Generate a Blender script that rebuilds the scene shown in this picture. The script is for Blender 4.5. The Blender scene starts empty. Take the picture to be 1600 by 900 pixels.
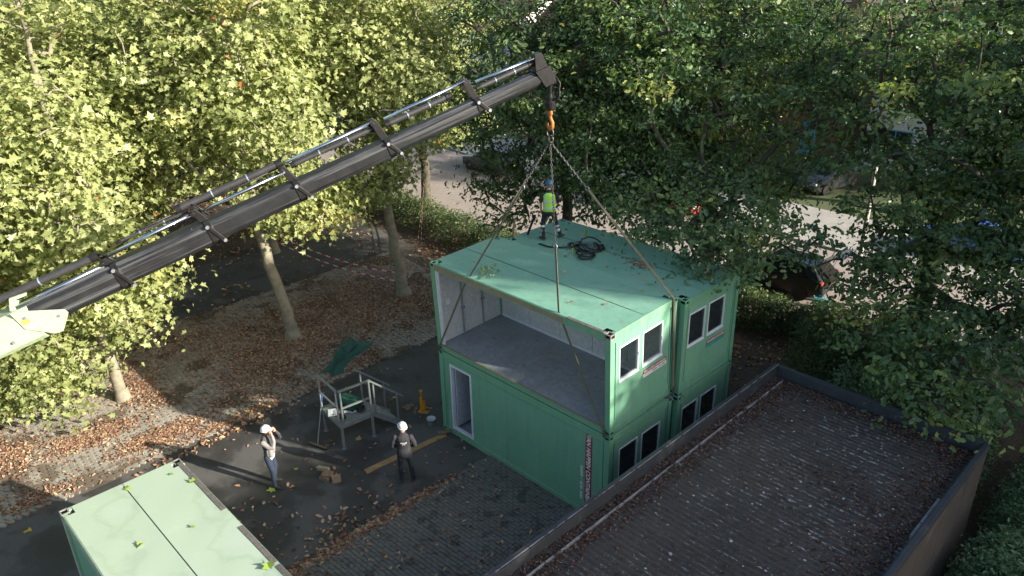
import bpy, bmesh, math, random
import numpy as np
from mathutils import Vector, Matrix
C = bpy.context.scene.collection
SC = bpy.context.scene
rnd = random.Random(7)
R = math.radians
# ------------------------------------------------------------------ camera, sky, sun
CAM = np.array([14.864, -11.424, 12.744])
YAW, PITCH, ROLL = R(136.095), R(24.115), R(-1.2086)
fw = np.array([math.cos(YAW)*math.cos(PITCH), math.sin(YAW)*math.cos(PITCH), -math.sin(PITCH)])
rt = np.array([math.sin(YAW), -math.cos(YAW), 0.0]); up = np.cross(rt, fw)
rt2 = rt*math.cos(ROLL)+up*math.sin(ROLL); up2 = -rt*math.sin(ROLL)+up*math.cos(ROLL)
cam = bpy.data.cameras.new('camera'); cam.sensor_width = 36; cam.lens = 1194.6/1600*36
cam.clip_end = 1500; cam.clip_start = 0.1
co = bpy.data.objects.new('camera', cam); C.objects.link(co)
co.matrix_world = Matrix(((rt2[0], up2[0], -fw[0], CAM[0]), (rt2[1], up2[1], -fw[1], CAM[1]), (rt2[2], up2[2], -fw[2], CAM[2]), (0, 0, 0, 1)))
SC.camera = co
SUN_EL, SUN_AZ = R(21.0), R(22.0)
w = bpy.data.worlds.new('World'); SC.world = w; w.use_nodes = True
nt = w.node_tree
sky = nt.nodes.new('ShaderNodeTexSky'); sky.sky_type = 'NISHITA'; sky.sun_disc = False
sky.sun_elevation = SUN_EL; sky.sun_rotation = R(90)-SUN_AZ; sky.dust_density = 2.0; sky.ozone_density = 1.0; sky.air_density = 1.0
bg = nt.nodes['Background']; bg.inputs[1].default_value = 0.105
nt.links.new(sky.outputs[0], bg.inputs[0])
sl = bpy.data.lights.new('sun', 'SUN'); sl.energy = 5.0; sl.angle = R(0.6); sl.color = (1.0, 0.91, 0.78)
so = bpy.data.objects.new('sun', sl); C.objects.link(so)
sd = Vector((math.cos(SUN_EL)*math.cos(SUN_AZ), math.cos(SUN_EL)*math.sin(SUN_AZ), math.sin(SUN_EL)))
so.rotation_euler = sd.to_track_quat('Z', 'Y').to_euler(); so.location = (30, 12, 30)
SC.view_settings.view_transform = 'Standard'; SC.view_settings.look = 'None'
SC.view_settings.exposure = 1.35; SC.view_settings.gamma = 1
SC.cycles.max_bounces = 7; SC.cycles.diffuse_bounces = 4; SC.cycles.transmission_bounces = 4; SC.cycles.transparent_max_bounces = 6
SC.cycles.glossy_bounces = 3
SC.cycles.use_denoising = True

# ------------------------------------------------------------------ materials
def new_mat(name):
    m = bpy.data.materials.new(name); m.use_nodes = True
    return m, m.node_tree, m.node_tree.nodes['Principled BSDF']
def nz(nt, scale, detail=4, rough=.55, src=None, stretch=None):
    n = nt.nodes.new('ShaderNodeTexNoise'); n.inputs['Scale'].default_value = scale; n.inputs['Detail'].default_value = detail; n.inputs['Roughness'].default_value = rough
    if src is None:
        src = nt.nodes.new('ShaderNodeNewGeometry').outputs['Position']
    if stretch:
        mp = nt.nodes.new('ShaderNodeMapping'); mp.inputs['Scale'].default_value = stretch
        nt.links.new(src, mp.inputs['Vector']); src = mp.outputs[0]
    nt.links.new(src, n.inputs['Vector'])
    return n
def ramp(nt, fac, stops):
    r = nt.nodes.new('ShaderNodeValToRGB'); e = r.color_ramp.elements
    while len(e) < len(stops): e.new(0.5)
    for i, (p, c) in enumerate(stops):
        e[i].position = p; e[i].color = (*c, 1) if len(c) == 3 else c
    nt.links.new(fac, r.inputs[0]); return r
def mix(nt, fac, a, b, mode='MIX'):
    m = nt.nodes.new('ShaderNodeMixRGB'); m.blend_type = mode
    for s, v in ((0, fac), (1, a), (2, b)):
        if hasattr(v, 'is_linked') or isinstance(v, bpy.types.NodeSocket): nt.links.new(v, m.inputs[s])
        elif isinstance(v, (int, float)): m.inputs[s].default_value = v
        else: m.inputs[s].default_value = (*v, 1)
    return m.outputs[0]
def bump(nt, b, h, strength=.3, dist=.02):
    n = nt.nodes.new('ShaderNodeBump'); n.inputs['Strength'].default_value = strength; n.inputs['Distance'].default_value = dist
    nt.links.new(h, n.inputs['Height']); nt.links.new(n.outputs[0], b.inputs['Normal'])
def objpos(nt): return nt.nodes.new('ShaderNodeTexCoord').outputs['Object']
def M(name, c1, c2=None, scale=3.0, rough=.6, metal=0.0, bmp=0.0, bscale=None, spots=None, obj=False, spec=.5):
    m, nt, b = new_mat(name)
    c2 = c2 or tuple(x*.75 for x in c1)
    src = objpos(nt) if obj else None
    n = nz(nt, scale, 6, .6, src)
    r = ramp(nt, n.outputs['Fac'], [(.35, c1), (.68, c2)])
    col = r.outputs[0]
    n2 = nz(nt, scale*6.3, 5, .65, src)
    r2 = ramp(nt, n2.outputs['Fac'], [(.3, (.8, .8, .8)), (.7, (1.12, 1.12, 1.12))])
    col = mix(nt, 1.0, col, r2.outputs[0], 'MULTIPLY')
    if spots:
        n3 = nz(nt, spots[1], 3, .6, src)
        r3 = ramp(nt, n3.outputs['Fac'], [(spots[2], (0, 0, 0)), (spots[2]+.06, (1, 1, 1))])
        col = mix(nt, r3.outputs[0], col, spots[0])
    nt.links.new(col, b.inputs['Base Color'])
    b.inputs['Roughness'].default_value = rough; b.inputs['Metallic'].default_value = metal
    b.inputs['Specular IOR Level'].default_value = spec
    if bmp:
        n4 = nz(nt, bscale or scale*8, 6, .7, src); bump(nt, b, n4.outputs['Fac'], bmp, .03)
    return m
def leaf_mat(name, stops, trans=(.35, .45, .08), tfac=.35, rough=.45):
    m, nt, b = new_mat(name)
    a = nt.nodes.new('ShaderNodeAttribute'); a.attribute_name = 'lr'
    r = ramp(nt, a.outputs['Fac'], stops)
    nt.links.new(r.outputs[0], b.inputs['Base Color']); b.inputs['Roughness'].default_value = rough
    b.inputs['Specular IOR Level'].default_value = .35
    if tfac > 0:
        t = nt.nodes.new('ShaderNodeBsdfTranslucent')
        tc = mix(nt, 1.0, r.outputs[0], tuple(3.0*x for x in trans), 'MULTIPLY'); nt.links.new(tc, t.inputs[0])
        ms = nt.nodes.new('ShaderNodeMixShader'); ms.inputs[0].default_value = tfac
        nt.links.new(b.outputs[0], ms.inputs[1]); nt.links.new(t.outputs[0], ms.inputs[2])
        nt.links.new(ms.outputs[0], nt.nodes['Material Output'].inputs[0])
    return m
mt = {}
mt['maple'] = leaf_mat('maple_leaf', [(0, (.18, .22, .078)), (.5, (.305, .345, .138)), (.85, (.415, .45, .20)), (.96, (.40, .38, .13)), (.985, (.42, .36, .10)), (1, (.40, .17, .06))], (.40, .42, .16), .33, .42)
mt['oak'] = leaf_mat('oak_leaf', [(0, (.045, .092, .046)), (.55, (.100, .165, .066)), (.86, (.235, .30, .095)), (.95, (.31, .34, .10)), (1, (.42, .36, .08))], (.36, .46, .12), .30, .38)
mt['shrub'] = leaf_mat('shrub_leaf', [(0, (.05, .085, .04)), (.6, (.105, .15, .06)), (.95, (.19, .21, .085)), (1, (.30, .22, .10))], (.38, .45, .12), .28)
mt['hedge'] = leaf_mat('hedge_leaf', [(0, (.11, .19, .10)), (.7, (.17, .27, .14)), (1, (.23, .32, .17))], (.36, .46, .12), .25)
mt['dry'] = leaf_mat('dry_leaf', [(0, (.12, .066, .046)), (.35, (.25, .138, .088)), (.7, (.40, .245, .150)), (.9, (.52, .385, .26)), (1, (.42, .38, .20))], (.4, .3, .15), .12, .7)
mt['dryroof'] = leaf_mat('dark_brown_leaf', [(0, (.05, .028, .022)), (.5, (.10, .055, .042)), (.85, (.17, .095, .065)), (1, (.26, .18, .12))], (.4, .3, .15), .08, .7)  # darker, less orange leaf colour for the flat roof
mt['greenleaf'] = leaf_mat('fresh_fallen_leaf', [(0, (.14, .24, .04)), (1, (.28, .36, .08))], (.4, .45, .1), .2)
mt['bark_maple'] = M('maple_bark', (.30, .27, .20), (.17, .155, .11), 5, .85, 0, .5, 22, ((.20, .22, .13), 2.0, .60), obj=True)
mt['bark_oak'] = M('oak_bark', (.095, .082, .062), (.05, .044, .035), 6, .9, 0, .8, 26, ((.10, .13, .05), 2.2, .58), obj=True)
# container paint: base green, streaks, dust and chalky patches
def paint(name, c1, c2, chalk, dirt=.5, rough=.42):
    m, nt, b = new_mat(name)
    n = nz(nt, .9, 5, .6); r = ramp(nt, n.outputs['Fac'], [(.32, c1), (.70, c2)])
    s = nz(nt, 5, 5, .65, None, (1, 1, .12)); rs = ramp(nt, s.outputs['Fac'], [(.50, (0, 0, 0)), (.78, (.55, .55, .55))])
    col = mix(nt, rs.outputs[0], r.outputs[0], chalk)
    dk = nz(nt, 7, 5, .7, None, (1, 1, .07)); rk = ramp(nt, dk.outputs['Fac'], [(.54, (0, 0, 0)), (.72, (.38, .38, .38))]); col = mix(nt, rk.outputs[0], col, tuple(x*.55 for x in c1))
    d = nz(nt, 26, 6, .7); rd = ramp(nt, d.outputs['Fac'], [(.60, (0, 0, 0)), (.76, (dirt, dirt, dirt))])
    col = mix(nt, rd.outputs[0], col, tuple(x*.45 for x in c1))
    g = nz(nt, 3.1, 6, .62); rg = ramp(nt, g.outputs['Fac'], [(.60, (0, 0, 0)), (.70, (.35, .35, .35))])
    col = mix(nt, rg.outputs[0], col, (.16, .19, .12))
    nt.links.new(col, b.inputs['Base Color']); b.inputs['Roughness'].default_value = rough
    nb = nz(nt, 2.2, 3, .5); bump(nt, b, nb.outputs['Fac'], .25, .06)
    return m
mt['green'] = paint('green_container_paint', (.152, .350, .236), (.176, .385, .26), (.225, .40, .295), .45)
mt['green_rail'] = paint('green_rail_paint', (.138, .335, .208), (.16, .36, .23), (.28, .36, .26), .65)
mt['roofgreen'] = paint('green_roof_sheet', (.165, .365, .27), (.20, .395, .292), (.28, .42, .33), .45, .5)
def paleroof():
    m, nt, b = new_mat('pale_green_roof_sheet')
    n = nz(nt, .55, 5, .5)
    r = ramp(nt, n.outputs['Fac'], [(.40, (.35, .44, .335)), (.49, (.345, .435, .33)), (.51, (.31, .40, .295)), (.55, (.355, .445, .345)), (.64, (.375, .46, .37))])
    d = nz(nt, 2.4, 6, .7); rd = ramp(nt, d.outputs['Fac'], [(.58, (0, 0, 0)), (.72, (.4, .4, .4))])
    col = mix(nt, rd.outputs[0], r.outputs[0], (.42, .50, .40))
    d2 = nz(nt, 40, 4, .7); rd2 = ramp(nt, d2.outputs['Fac'], [(.68, (0, 0, 0)), (.76, (.6, .6, .6))])
    col = mix(nt, rd2.outputs[0], col, (.16, .20, .13))
    nt.links.new(col, b.inputs['Base Color']); b.inputs['Roughness'].default_value = .5
    return m
mt['paleroof'] = paleroof()
mt['palerail'] = M('pale_green_worn_rail', (.27, .38, .27), (.33, .41, .30), 4, .6, 0, .1, None, ((.10, .11, .09), 9, .62))
mt['galv'] = M('galvanised_steel', (.36, .38, .40), (.27, .29, .31), 6, .45, .55, .06)
mt['galvworn'] = M('worn_galvanised_casting', (.34, .34, .31), (.18, .18, .155), 18, .6, .3, .2, 60)
mt['tape_grey'] = M('bitumen_strip', (.075, .07, .062), (.16, .15, .135), 22, .85, 0, .4, 80)
mt['tan'] = M('tan_wood_edge', (.30, .26, .17), (.22, .19, .125), 6, .75, 0, .1)
mt['dark'] = M('shade_black', (.010, .010, .010), (.015, .015, .015), 5, .9, spec=.05)  # plain black put where holes and the open boot are in shade
mt['floor'] = M('vinyl_floor', (.33, .345, .36), (.26, .275, .29), 1.6, .45, 0, .05, None, ((.20, .20, .20), 3.5, .64))
mt['liner'] = M('white_liner_panel', (.56, .57, .58), (.50, .51, .53), 1.5, .5)
mt['frame'] = M('white_window_frame', (.70, .73, .77), (.62, .65, .70), 6, .4)
def glass(name, tint, rough=.03):
    m, nt, b = new_mat(name)
    n = nz(nt, 3, 4, .6); r = ramp(nt, n.outputs['Fac'], [(.3, tint), (.7, tuple(x*1.5 for x in tint))])
    nt.links.new(r.outputs[0], b.inputs['Base Color']); b.inputs['Roughness'].default_value = rough
    b.inputs['Specular IOR Level'].default_value = .6
    return m
mt['glassdark'] = glass('dark_window_glass', (.018, .024, .026))
def clearglass():
    m, nt, b = new_mat('clear_window_glass')
    t = nt.nodes.new('ShaderNodeBsdfTransparent'); t.inputs[0].default_value = (.86, .89, .86, 1)
    g = nt.nodes.new('ShaderNodeBsdfGlossy'); g.inputs['Roughness'].default_value = .02
    ms = nt.nodes.new('ShaderNodeMixShader'); ms.inputs[0].default_value = .10; nt.links.new(t.outputs[0], ms.inputs[1]); nt.links.new(g.outputs[0], ms.inputs[2])
    nt.links.new(ms.outputs[0], nt.nodes['Material Output'].inputs[0]); return m
mt['glassclear'] = clearglass()
mt['red'] = M('red_sign', (.30, .018, .04), (.25, .016, .035), 5, .5)
mt['white'] = M('white_print', (.78, .78, .78), (.70, .70, .70), 9, .5)
mt['blackprint'] = M('dark_print', (.05, .05, .06), None, 9, .6)
mt['teal'] = M('teal_strip', (.05, .30, .28), None, 5, .5)
def asphalt():
    m, nt, b = new_mat('asphalt')
    n = nz(nt, .45, 6, .62)
    r = ramp(nt, n.outputs['Fac'], [(.38, (.036, .036, .036)), (.47, (.048, .047, .046)), (.52, (.085, .084, .082)), (.66, (.105, .103, .10))])
    f = nz(nt, 90, 4, .8); rf = ramp(nt, f.outputs['Fac'], [(.3, (.72, .72, .72)), (.75, (1.35, 1.33, 1.3))])
    col = mix(nt, 1.0, r.outputs[0], rf.outputs[0], 'MULTIPLY')
    s = nz(nt, 3.5, 5, .7); rs = ramp(nt, s.outputs['Fac'], [(.57, (0, 0, 0)), (.70, (.6, .6, .6))])
    col = mix(nt, rs.outputs[0], col, (.07, .062, .05))
    nt.links.new(col, b.inputs['Base Color'])
    rr = ramp(nt, n.outputs['Fac'], [(.42, (.55, .55, .55)), (.55, (.9, .9, .9))]); nt.links.new(rr.outputs[0], b.inputs['Roughness'])
    bump(nt, b, f.outputs['Fac'], .5, .01); return m
mt['asphalt'] = asphalt()
mt['soil'] = M('soil_with_leaf_mould', (.095, .072, .050), (.055, .045, .035), 1.3, .95, 0, .6, 14, ((.20, .10, .055), 9, .57))
mt['joint'] = M('sandy_joint', (.085, .076, .063), (.12, .108, .09), 2.2, .95, 0, .5, 30, ((.06, .075, .035), 1.1, .58))
mt['paver'] = M('concrete_paver', (.35, .325, .27), (.25, .23, .19), .8, .9, 0, .3, 40, ((.13, .105, .075), .7, .52))
mt['sett'] = M('grey_sett', (.165, .155, .138), (.135, .127, .113), 1.0, .85, 0, .25, 40, ((.085, .08, .072), 2.3, .56))
mt['road'] = M('road_asphalt', (.30, .26, .235), (.255, .225, .20), .6, .9, 0, .25, 60)
mt['pave'] = M('pale_pavement', (.36, .35, .32), (.29, .28, .26), .9, .9, 0, .2, 50)
mt['kerb'] = M('concrete_kerb', (.38, .37, .35), (.30, .29, .27), 2, .85)
mt['grass'] = M('rough_grass', (.06, .09, .03), (.09, .10, .045), 1.2, .95, 0, .6, 20)
def roofing():
    m, nt, b = new_mat('mossy_ribbed_roofing')
    n = nz(nt, .55, 6, .6); r = ramp(nt, n.outputs['Fac'], [(.32, (.040, .036, .032)), (.52, (.058, .052, .046)), (.70, (.080, .066, .052))])
    g = nz(nt, .33, 4, .55); rg = ramp(nt, g.outputs['Fac'], [(.47, (0, 0, 0)), (.56, (1, 1, 1))])
    sp = nt.nodes.new('ShaderNodeSeparateXYZ'); nt.links.new(nt.nodes.new('ShaderNodeNewGeometry').outputs['Position'], sp.inputs[0])
    def math_(op, a, b_):
        m_ = nt.nodes.new('ShaderNodeMath'); m_.operation = op
        for i_, v_ in ((0, a), (1, b_)):
            if isinstance(v_, (int, float)): m_.inputs[i_].default_value = v_
            else: nt.links.new(v_, m_.inputs[i_])
        return m_.outputs[0]
    rid = math_('FRACT', math_('DIVIDE', math_('ADD', sp.outputs['Y'], 15.8), .135), 0.0)
    rdg = ramp(nt, rid, [(.18, (.15, .15, .15)), (.30, (1, 1, 1)), (.48, (1, 1, 1)), (.62, (.15, .15, .15))])
    valley = ramp(nt, rid, [(.06, (.72, .72, .72)), (.22, (1.05, 1.05, 1.05)), (.54, (1.05, 1.05, 1.05)), (.74, (.72, .72, .72))])  # groove shading put into the colour so the ribs stand out
    base_c = mix(nt, 1.0, r.outputs[0], valley.outputs[0], 'MULTIPLY')
    l = nz(nt, 5.0, 5, .8, None, (1.25, 2.6, 1)); rl = ramp(nt, l.outputs['Fac'], [(.55, (0, 0, 0)), (.60, (1, 1, 1))])
    lich = mix(nt, 1.0, mix(nt, 1.0, rg.outputs[0], rl.outputs[0], 'MULTIPLY'), rdg.outputs[0], 'MULTIPLY')
    col = mix(nt, lich, base_c, (.37, .38, .36))
    v = nz(nt, 13, 2, .5, None, (.6, 1.2, 1)); rv = ramp(nt, v.outputs['Fac'], [(.67, (0, 0, 0)), (.70, (1, 1, 1))])
    col = mix(nt, mix(nt, 1.0, rv.outputs[0], rdg.outputs[0], 'MULTIPLY'), col, (.42, .43, .41))
    vo = nt.nodes.new('ShaderNodeTexVoronoi'); vo.inputs['Scale'].default_value = 8.5; nt.links.new(nt.nodes.new('ShaderNodeNewGeometry').outputs['Position'], vo.inputs['Vector'])
    sc_ = nt.nodes.new('ShaderNodeSeparateColor'); nt.links.new(vo.outputs['Color'], sc_.inputs[0])
    dot = math_('MULTIPLY', math_('LESS_THAN', vo.outputs['Distance'], math_('MULTIPLY', sc_.outputs[1], .27)), math_('GREATER_THAN', sc_.outputs[0], .80))
    col = mix(nt, dot, col, (.48, .49, .46))
    q_ = nz(nt, 42, 3, .7, None, (.7, 1, 1)); rq = ramp(nt, q_.outputs['Fac'], [(.58, (0, 0, 0)), (.66, (.55, .55, .55))]); col = mix(nt, rq.outputs[0], col, (.17, .16, .145))
    k = nz(nt, 11, 5, .7); rk = ramp(nt, k.outputs['Fac'], [(.50, (0, 0, 0)), (.64, (.75, .75, .75))])
    col = mix(nt, rk.outputs[0], col, (.080, .056, .042))
    nt.links.new(col, b.inputs['Base Color']); b.inputs['Roughness'].default_value = .85
    bump(nt, b, k.outputs['Fac'], .5, .02); return m
mt['roofing'] = roofing()
mt['coping'] = M('weathered_metal_coping', (.058, .064, .074), (.042, .047, .054), 2.5, .55, .2, .08, None, ((.12, .12, .115), 7, .64))
mt['flash'] = M('pale_flashing', (.30, .30, .31), (.17, .165, .16), 4, .7, .1, .1, None, ((.06, .05, .045), 5, .52))
mt['cladding'] = M('brown_wall_cladding', (.085, .068, .058), (.060, .050, .044), 1.6, .8, 0, .2, 20)
# crane
def boommat():
    m, nt, b = new_mat('black_boom_paint')
    n = nz(nt, 2, 6, .65); r = ramp(nt, n.outputs['Fac'], [(.3, (.012, .013, .015)), (.7, (.024, .0255, .028))])
    s = nz(nt, 5, 6, .7, objpos(nt), (.035, 1.6, 1.6)); rs = ramp(nt, s.outputs['Fac'], [(.50, (0, 0, 0)), (.68, (.55, .55, .55))])
    col = mix(nt, rs.outputs[0], r.outputs[0], (.21, .22, .23))
    k = nz(nt, 28, 5, .75); rk = ramp(nt, k.outputs['Fac'], [(.66, (0, 0, 0)), (.73, (.7, .7, .7))]); col = mix(nt, rk.outputs[0], col, (.22, .22, .22))
    nt.links.new(col, b.inputs['Base Color']); b.inputs['Roughness'].default_value = .42; b.inputs['Specular IOR Level'].default_value = .28; return m
mt['boom'] = boommat()
mt['blacksteel'] = M('black_steel', (.010, .010, .011), (.018, .018, .019), 8, .42, 0, .1, spec=.3)
mt['tube'] = M('grey_cylinder_tube', (.050, .050, .052), (.035, .035, .036), 5, .4, .1)
mt['chrome'] = M('chrome_rod', (.72, .76, .82), (.62, .66, .72), 4, .16, 1.0)
mt['crane_green'] = M('pale_green_crane_paint', (.40, .50, .33), (.35, .44, .29), 3, .4)
mt['yellowsticker'] = M('yellow_sticker', (.62, .60, .10), None, 5, .5)
mt['orange'] = M('orange_hook_paint', (.48, .16, .03), (.30, .10, .025), 14, .6)
mt['chain'] = M('chain_steel', (.16, .155, .15), (.10, .095, .09), 14, .5, .7)
mt['sling'] = M('olive_webbing', (.145, .138, .092), (.10, .095, .065), 12, .85)
mt['yellow'] = M('yellow_jack_paint', (.62, .27, .015), (.50, .20, .012), 10, .5)
mt['timber'] = M('raw_timber', (.42, .265, .13), (.30, .18, .085), 5, .75, 0, .2)
mt['oldwood'] = M('old_wood', (.24, .165, .10), (.14, .10, .065), 10, .85, 0, .4)
mt['tarp'] = M('green_tarpaulin', (.012, .075, .055), (.018, .10, .075), 4, .5, 0, .15)
mt['paper'] = M('white_paper', (.78, .79, .82), (.70, .71, .74), 8, .7)
mt['bucket'] = M('white_bucket', (.55, .57, .58), (.46, .48, .50), 8, .5)
mt['rubber'] = M('black_rubber', (.012, .012, .013), (.025, .025, .026), 9, .5)
mt['tapered'] = M('red_tape', (.60, .03, .03), None, 9, .6)
mt['tapewhite'] = M('white_tape', (.72, .70, .70), None, 9, .6)
mt['yellowmark'] = M('yellow_road_paint', (.62, .42, .03), None, 9, .7)
# clothes and skin
mt['skin'] = M('skin', (.50, .27, .19), (.44, .23, .16), 12, .5)
mt['jeans'] = M('blue_denim', (.022, .036, .066), (.016, .026, .046), 10, .9, 0, .2)
mt['jacketdark'] = M('charcoal_jacket', (.045, .043, .045), (.065, .062, .064), 14, .55, 0, .4, 22)
mt['jacketlight'] = M('grey_jacket_panel', (.27, .255, .24), (.22, .21, .20), 10, .6, 0, .2)
mt['sweater'] = M('dark_grey_sweater', (.040, .040, .046), (.030, .030, .035), 9, .9, 0, .3)
mt['navy'] = M('dark_navy_trousers', (.014, .016, .024), (.022, .025, .034), 9, .85, 0, .2)
mt['black'] = M('black_cloth', (.016, .016, .017), (.024, .024, .025), 9, .85, 0, .2)
mt['boot'] = M('work_boot', (.045, .042, .04), (.03, .028, .027), 12, .7)
mt['helmet'] = M('white_helmet', (.80, .80, .78), (.74, .74, .72), 6, .3)
mt['bluehelmet'] = M('blue_helmet', (.02, .10, .24), (.025, .12, .28), 6, .35)
mt['hiviz'] = M('hi_vis_yellow', (.36, .80, .06), (.32, .72, .05), 8, .7)
mt['reflect'] = M('reflective_band', (.62, .66, .70), (.50, .54, .58), 9, .4, .2)
mt['hairgrey'] = M('short_grey_hair', (.16, .14, .12), (.10, .09, .08), 40, .8)
# cars and houses
def carpaint(name, c):
    m = M(name, c, tuple(x*.9 for x in c), 2, .28, 0); m.node_tree.nodes['Principled BSDF'].inputs['Coat Weight'].default_value = .25; return m
mt['carblack'] = carpaint('black_car_paint', (.006, .008, .013)); mt['carred'] = carpaint('red_car_paint', (.42, .02, .03))
mt['carblue'] = carpaint('blue_car_paint', (.03, .10, .42)); mt['cargrey'] = carpaint('dark_grey_car_paint', (.05, .055, .06))
mt['tail'] = M('red_tail_light', (.62, .03, .02), None, 9, .25)
mt['rim'] = M('alloy_rim', (.45, .46, .48), None, 9, .3, .8)
mt['plate'] = M('yellow_plate', (.72, .56, .04), None, 9, .5)
mt['silver'] = M('silver_roof_rail', (.55, .62, .75), None, 4, .25, .6)
mt['bag'] = M('turquoise_bag', (.08, .42, .50), (.06, .33, .42), 8, .6)
mt['housewhite'] = M('white_render', (.74, .72, .70), (.66, .64, .62), 1, .8)
mt['brick'] = M('brown_brick', (.26, .15, .10), (.19, .11, .08), 3, .9, 0, .3, 18)
mt['tile'] = M('red_brown_tile', (.17, .085, .06), (.11, .06, .045), 3, .8, 0, .3, 12)
mt['bluedoor'] = M('blue_paintwork', (.13, .38, .55), None, 3, .5)
mt['lamp'] = M('pale_lamp_post', (.52, .51, .48), (.42, .41, .39), 4, .5, .2)

# ------------------------------------------------------------------ helpers
def tag(o, label=None, cat=None, group=None, kind=None):
    if label: o['label'] = label
    if cat: o['category'] = cat
    if group: o['group'] = group
    if kind: o['kind'] = kind
    return o
def thing(name, label, cat, loc=(0, 0, 0), rz=0, group=None):
    o = bpy.data.objects.new(name, None); C.objects.link(o); o.empty_display_size = .2
    o.location = loc; o.rotation_euler = (0, 0, rz)
    return tag(o, label, cat, group)
def copy_tree(o, parent=None):
    c = o.copy(); C.objects.link(c)
    if parent: c.parent = parent
    for ch in o.children: copy_tree(ch, c)
    return c
class MB:
    """collects shapes; build() links them as one mesh object"""
    def __init__(s): s.v = []; s.f = []; s.m = []
    def add(s, vs, fs, m=0, T=None):
        k = len(s.v)
        if T is not None: vs = [tuple(T @ Vector(v)) for v in vs]
        s.v += [tuple(v) for v in vs]
        for f in fs: s.f.append([k+i for i in f]); s.m.append(m)
        return s
    def box(s, x0, x1, y0, y1, z0, z1, m=0, T=None):
        vs = [(x0, y0, z0), (x1, y0, z0), (x1, y1, z0), (x0, y1, z0), (x0, y0, z1), (x1, y0, z1), (x1, y1, z1), (x0, y1, z1)]
        return s.add(vs, [(0, 3, 2, 1), (4, 5, 6, 7), (0, 1, 5, 4), (1, 2, 6, 5), (2, 3, 7, 6), (3, 0, 4, 7)], m, T)
    def bar(s, a, b, wx, wz, m=0, upv=(0, 0, 1)):
        a = Vector(a); b = Vector(b); d = (b-a); L = d.length; d.normalize()
        u = Vector(upv); x = d.cross(u)
        if x.length < 1e-4: x = d.cross(Vector((1, 0, 0)))
        x.normalize(); u = x.cross(d).normalized()
        T = Matrix(((d.x, x.x, u.x, a.x), (d.y, x.y, u.y, a.y), (d.z, x.z, u.z, a.z), (0, 0, 0, 1)))
        return s.box(0, L, -wx/2, wx/2, -wz/2, wz/2, m, T)
    def tube(s, pts, r, n=8, m=0, cap=True, flat=1.0, upv=(0, 0, 1)):
        pts = [Vector(p) for p in pts]
        rs = r if isinstance(r, (list, tuple)) else [r]*len(pts)
        k = len(s.v); prev = None
        for i, p in enumerate(pts):
            d = (pts[min(i+1, len(pts)-1)]-pts[max(i-1, 0)]).normalized()
            x = prev - d*prev.dot(d) if prev is not None else d.cross(Vector(upv))
            if x.length < 1e-3: x = d.cross(Vector((1, 0, 0)))
            x.normalize(); y = d.cross(x); prev = x
            for j in range(n):
                a = 2*math.pi*j/n
                s.v.append(tuple(p + x*(rs[i]*math.cos(a)) + y*(rs[i]*flat*math.sin(a))))
        for i in range(len(pts)-1):
            for j in range(n):
                s.f.append([k+i*n+j, k+i*n+(j+1) % n, k+(i+1)*n+(j+1) % n, k+(i+1)*n+j]); s.m.append(m)
        if cap:
            s.f.append([k+j for j in range(n)][::-1]); s.m.append(m)
            s.f.append([k+(len(pts)-1)*n+j for j in range(n)]); s.m.append(m)
        return s
    def strap(s, pts, wd, th, side, m=0):
        side = Vector(side).normalized(); k = len(s.v)
        pts = [Vector(p) for p in pts]
        for i, p in enumerate(pts):
            d = (pts[min(i+1, len(pts)-1)]-pts[max(i-1, 0)]).normalized(); n = side.cross(d).normalized()
            x = d.cross(n).normalized()
            for a, b in ((-1, -1), (1, -1), (1, 1), (-1, 1)): s.v.append(tuple(p+x*(a*wd/2)+n*(b*th/2)))
        for i in range(len(pts)-1):
            for j in range(4): s.f.append([k+i*4+j, k+i*4+(j+1) % 4, k+i*4+4+(j+1) % 4, k+i*4+4+j]); s.m.append(m)
        s.f.append([k+3, k+2, k+1, k]); s.m.append(m); e = k+4*(len(pts)-1); s.f.append([e, e+1, e+2, e+3]); s.m.append(m)
        return s
    def prism(s, poly, h0, h1, axis='z', m=0, T=None):
        def P(a, b, h): return {'z': (a, b, h), 'x': (h, a, b), 'y': (a, h, b)}[axis]
        n = len(poly); vs = [P(a, b, h0) for a, b in poly]+[P(a, b, h1) for a, b in poly]
        fs = [list(range(n))[::-1], list(range(n, 2*n))]+[(i, (i+1) % n, n+(i+1) % n, n+i) for i in range(n)]
        return s.add(vs, fs, m, T)
    def lathe(s, prof, n=16, m=0, T=None):
        k = []; vs = []
        for r, z in prof:
            for j in range(n): vs.append((r*math.cos(2*math.pi*j/n), r*math.sin(2*math.pi*j/n), z))
        fs = [(i*n+j, i*n+(j+1) % n, (i+1)*n+(j+1) % n, (i+1)*n+j) for i in range(len(prof)-1) for j in range(n)]
        fs.append(tuple(range(n))[::-1]); fs.append(tuple((len(prof)-1)*n+j for j in range(n)))
        return s.add(vs, fs, m, T)
    def sphere(s, c, r, nu=12, nv=8, m=0, T=None):
        rx, ry, rz = r if isinstance(r, (tuple, list)) else (r, r, r)
        vs = []; fs = []
        for i in range(nv+1):
            t = math.pi*i/nv
            for j in range(nu):
                p = 2*math.pi*j/nu; vs.append((c[0]+rx*math.sin(t)*math.cos(p), c[1]+ry*math.sin(t)*math.sin(p), c[2]+rz*math.cos(t)))
        for i in range(nv):
            for j in range(nu): fs.append((i*nu+j, (i+1)*nu+j, (i+1)*nu+(j+1) % nu, i*nu+(j+1) % nu))
        return s.add(vs, fs, m, T)
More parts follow.
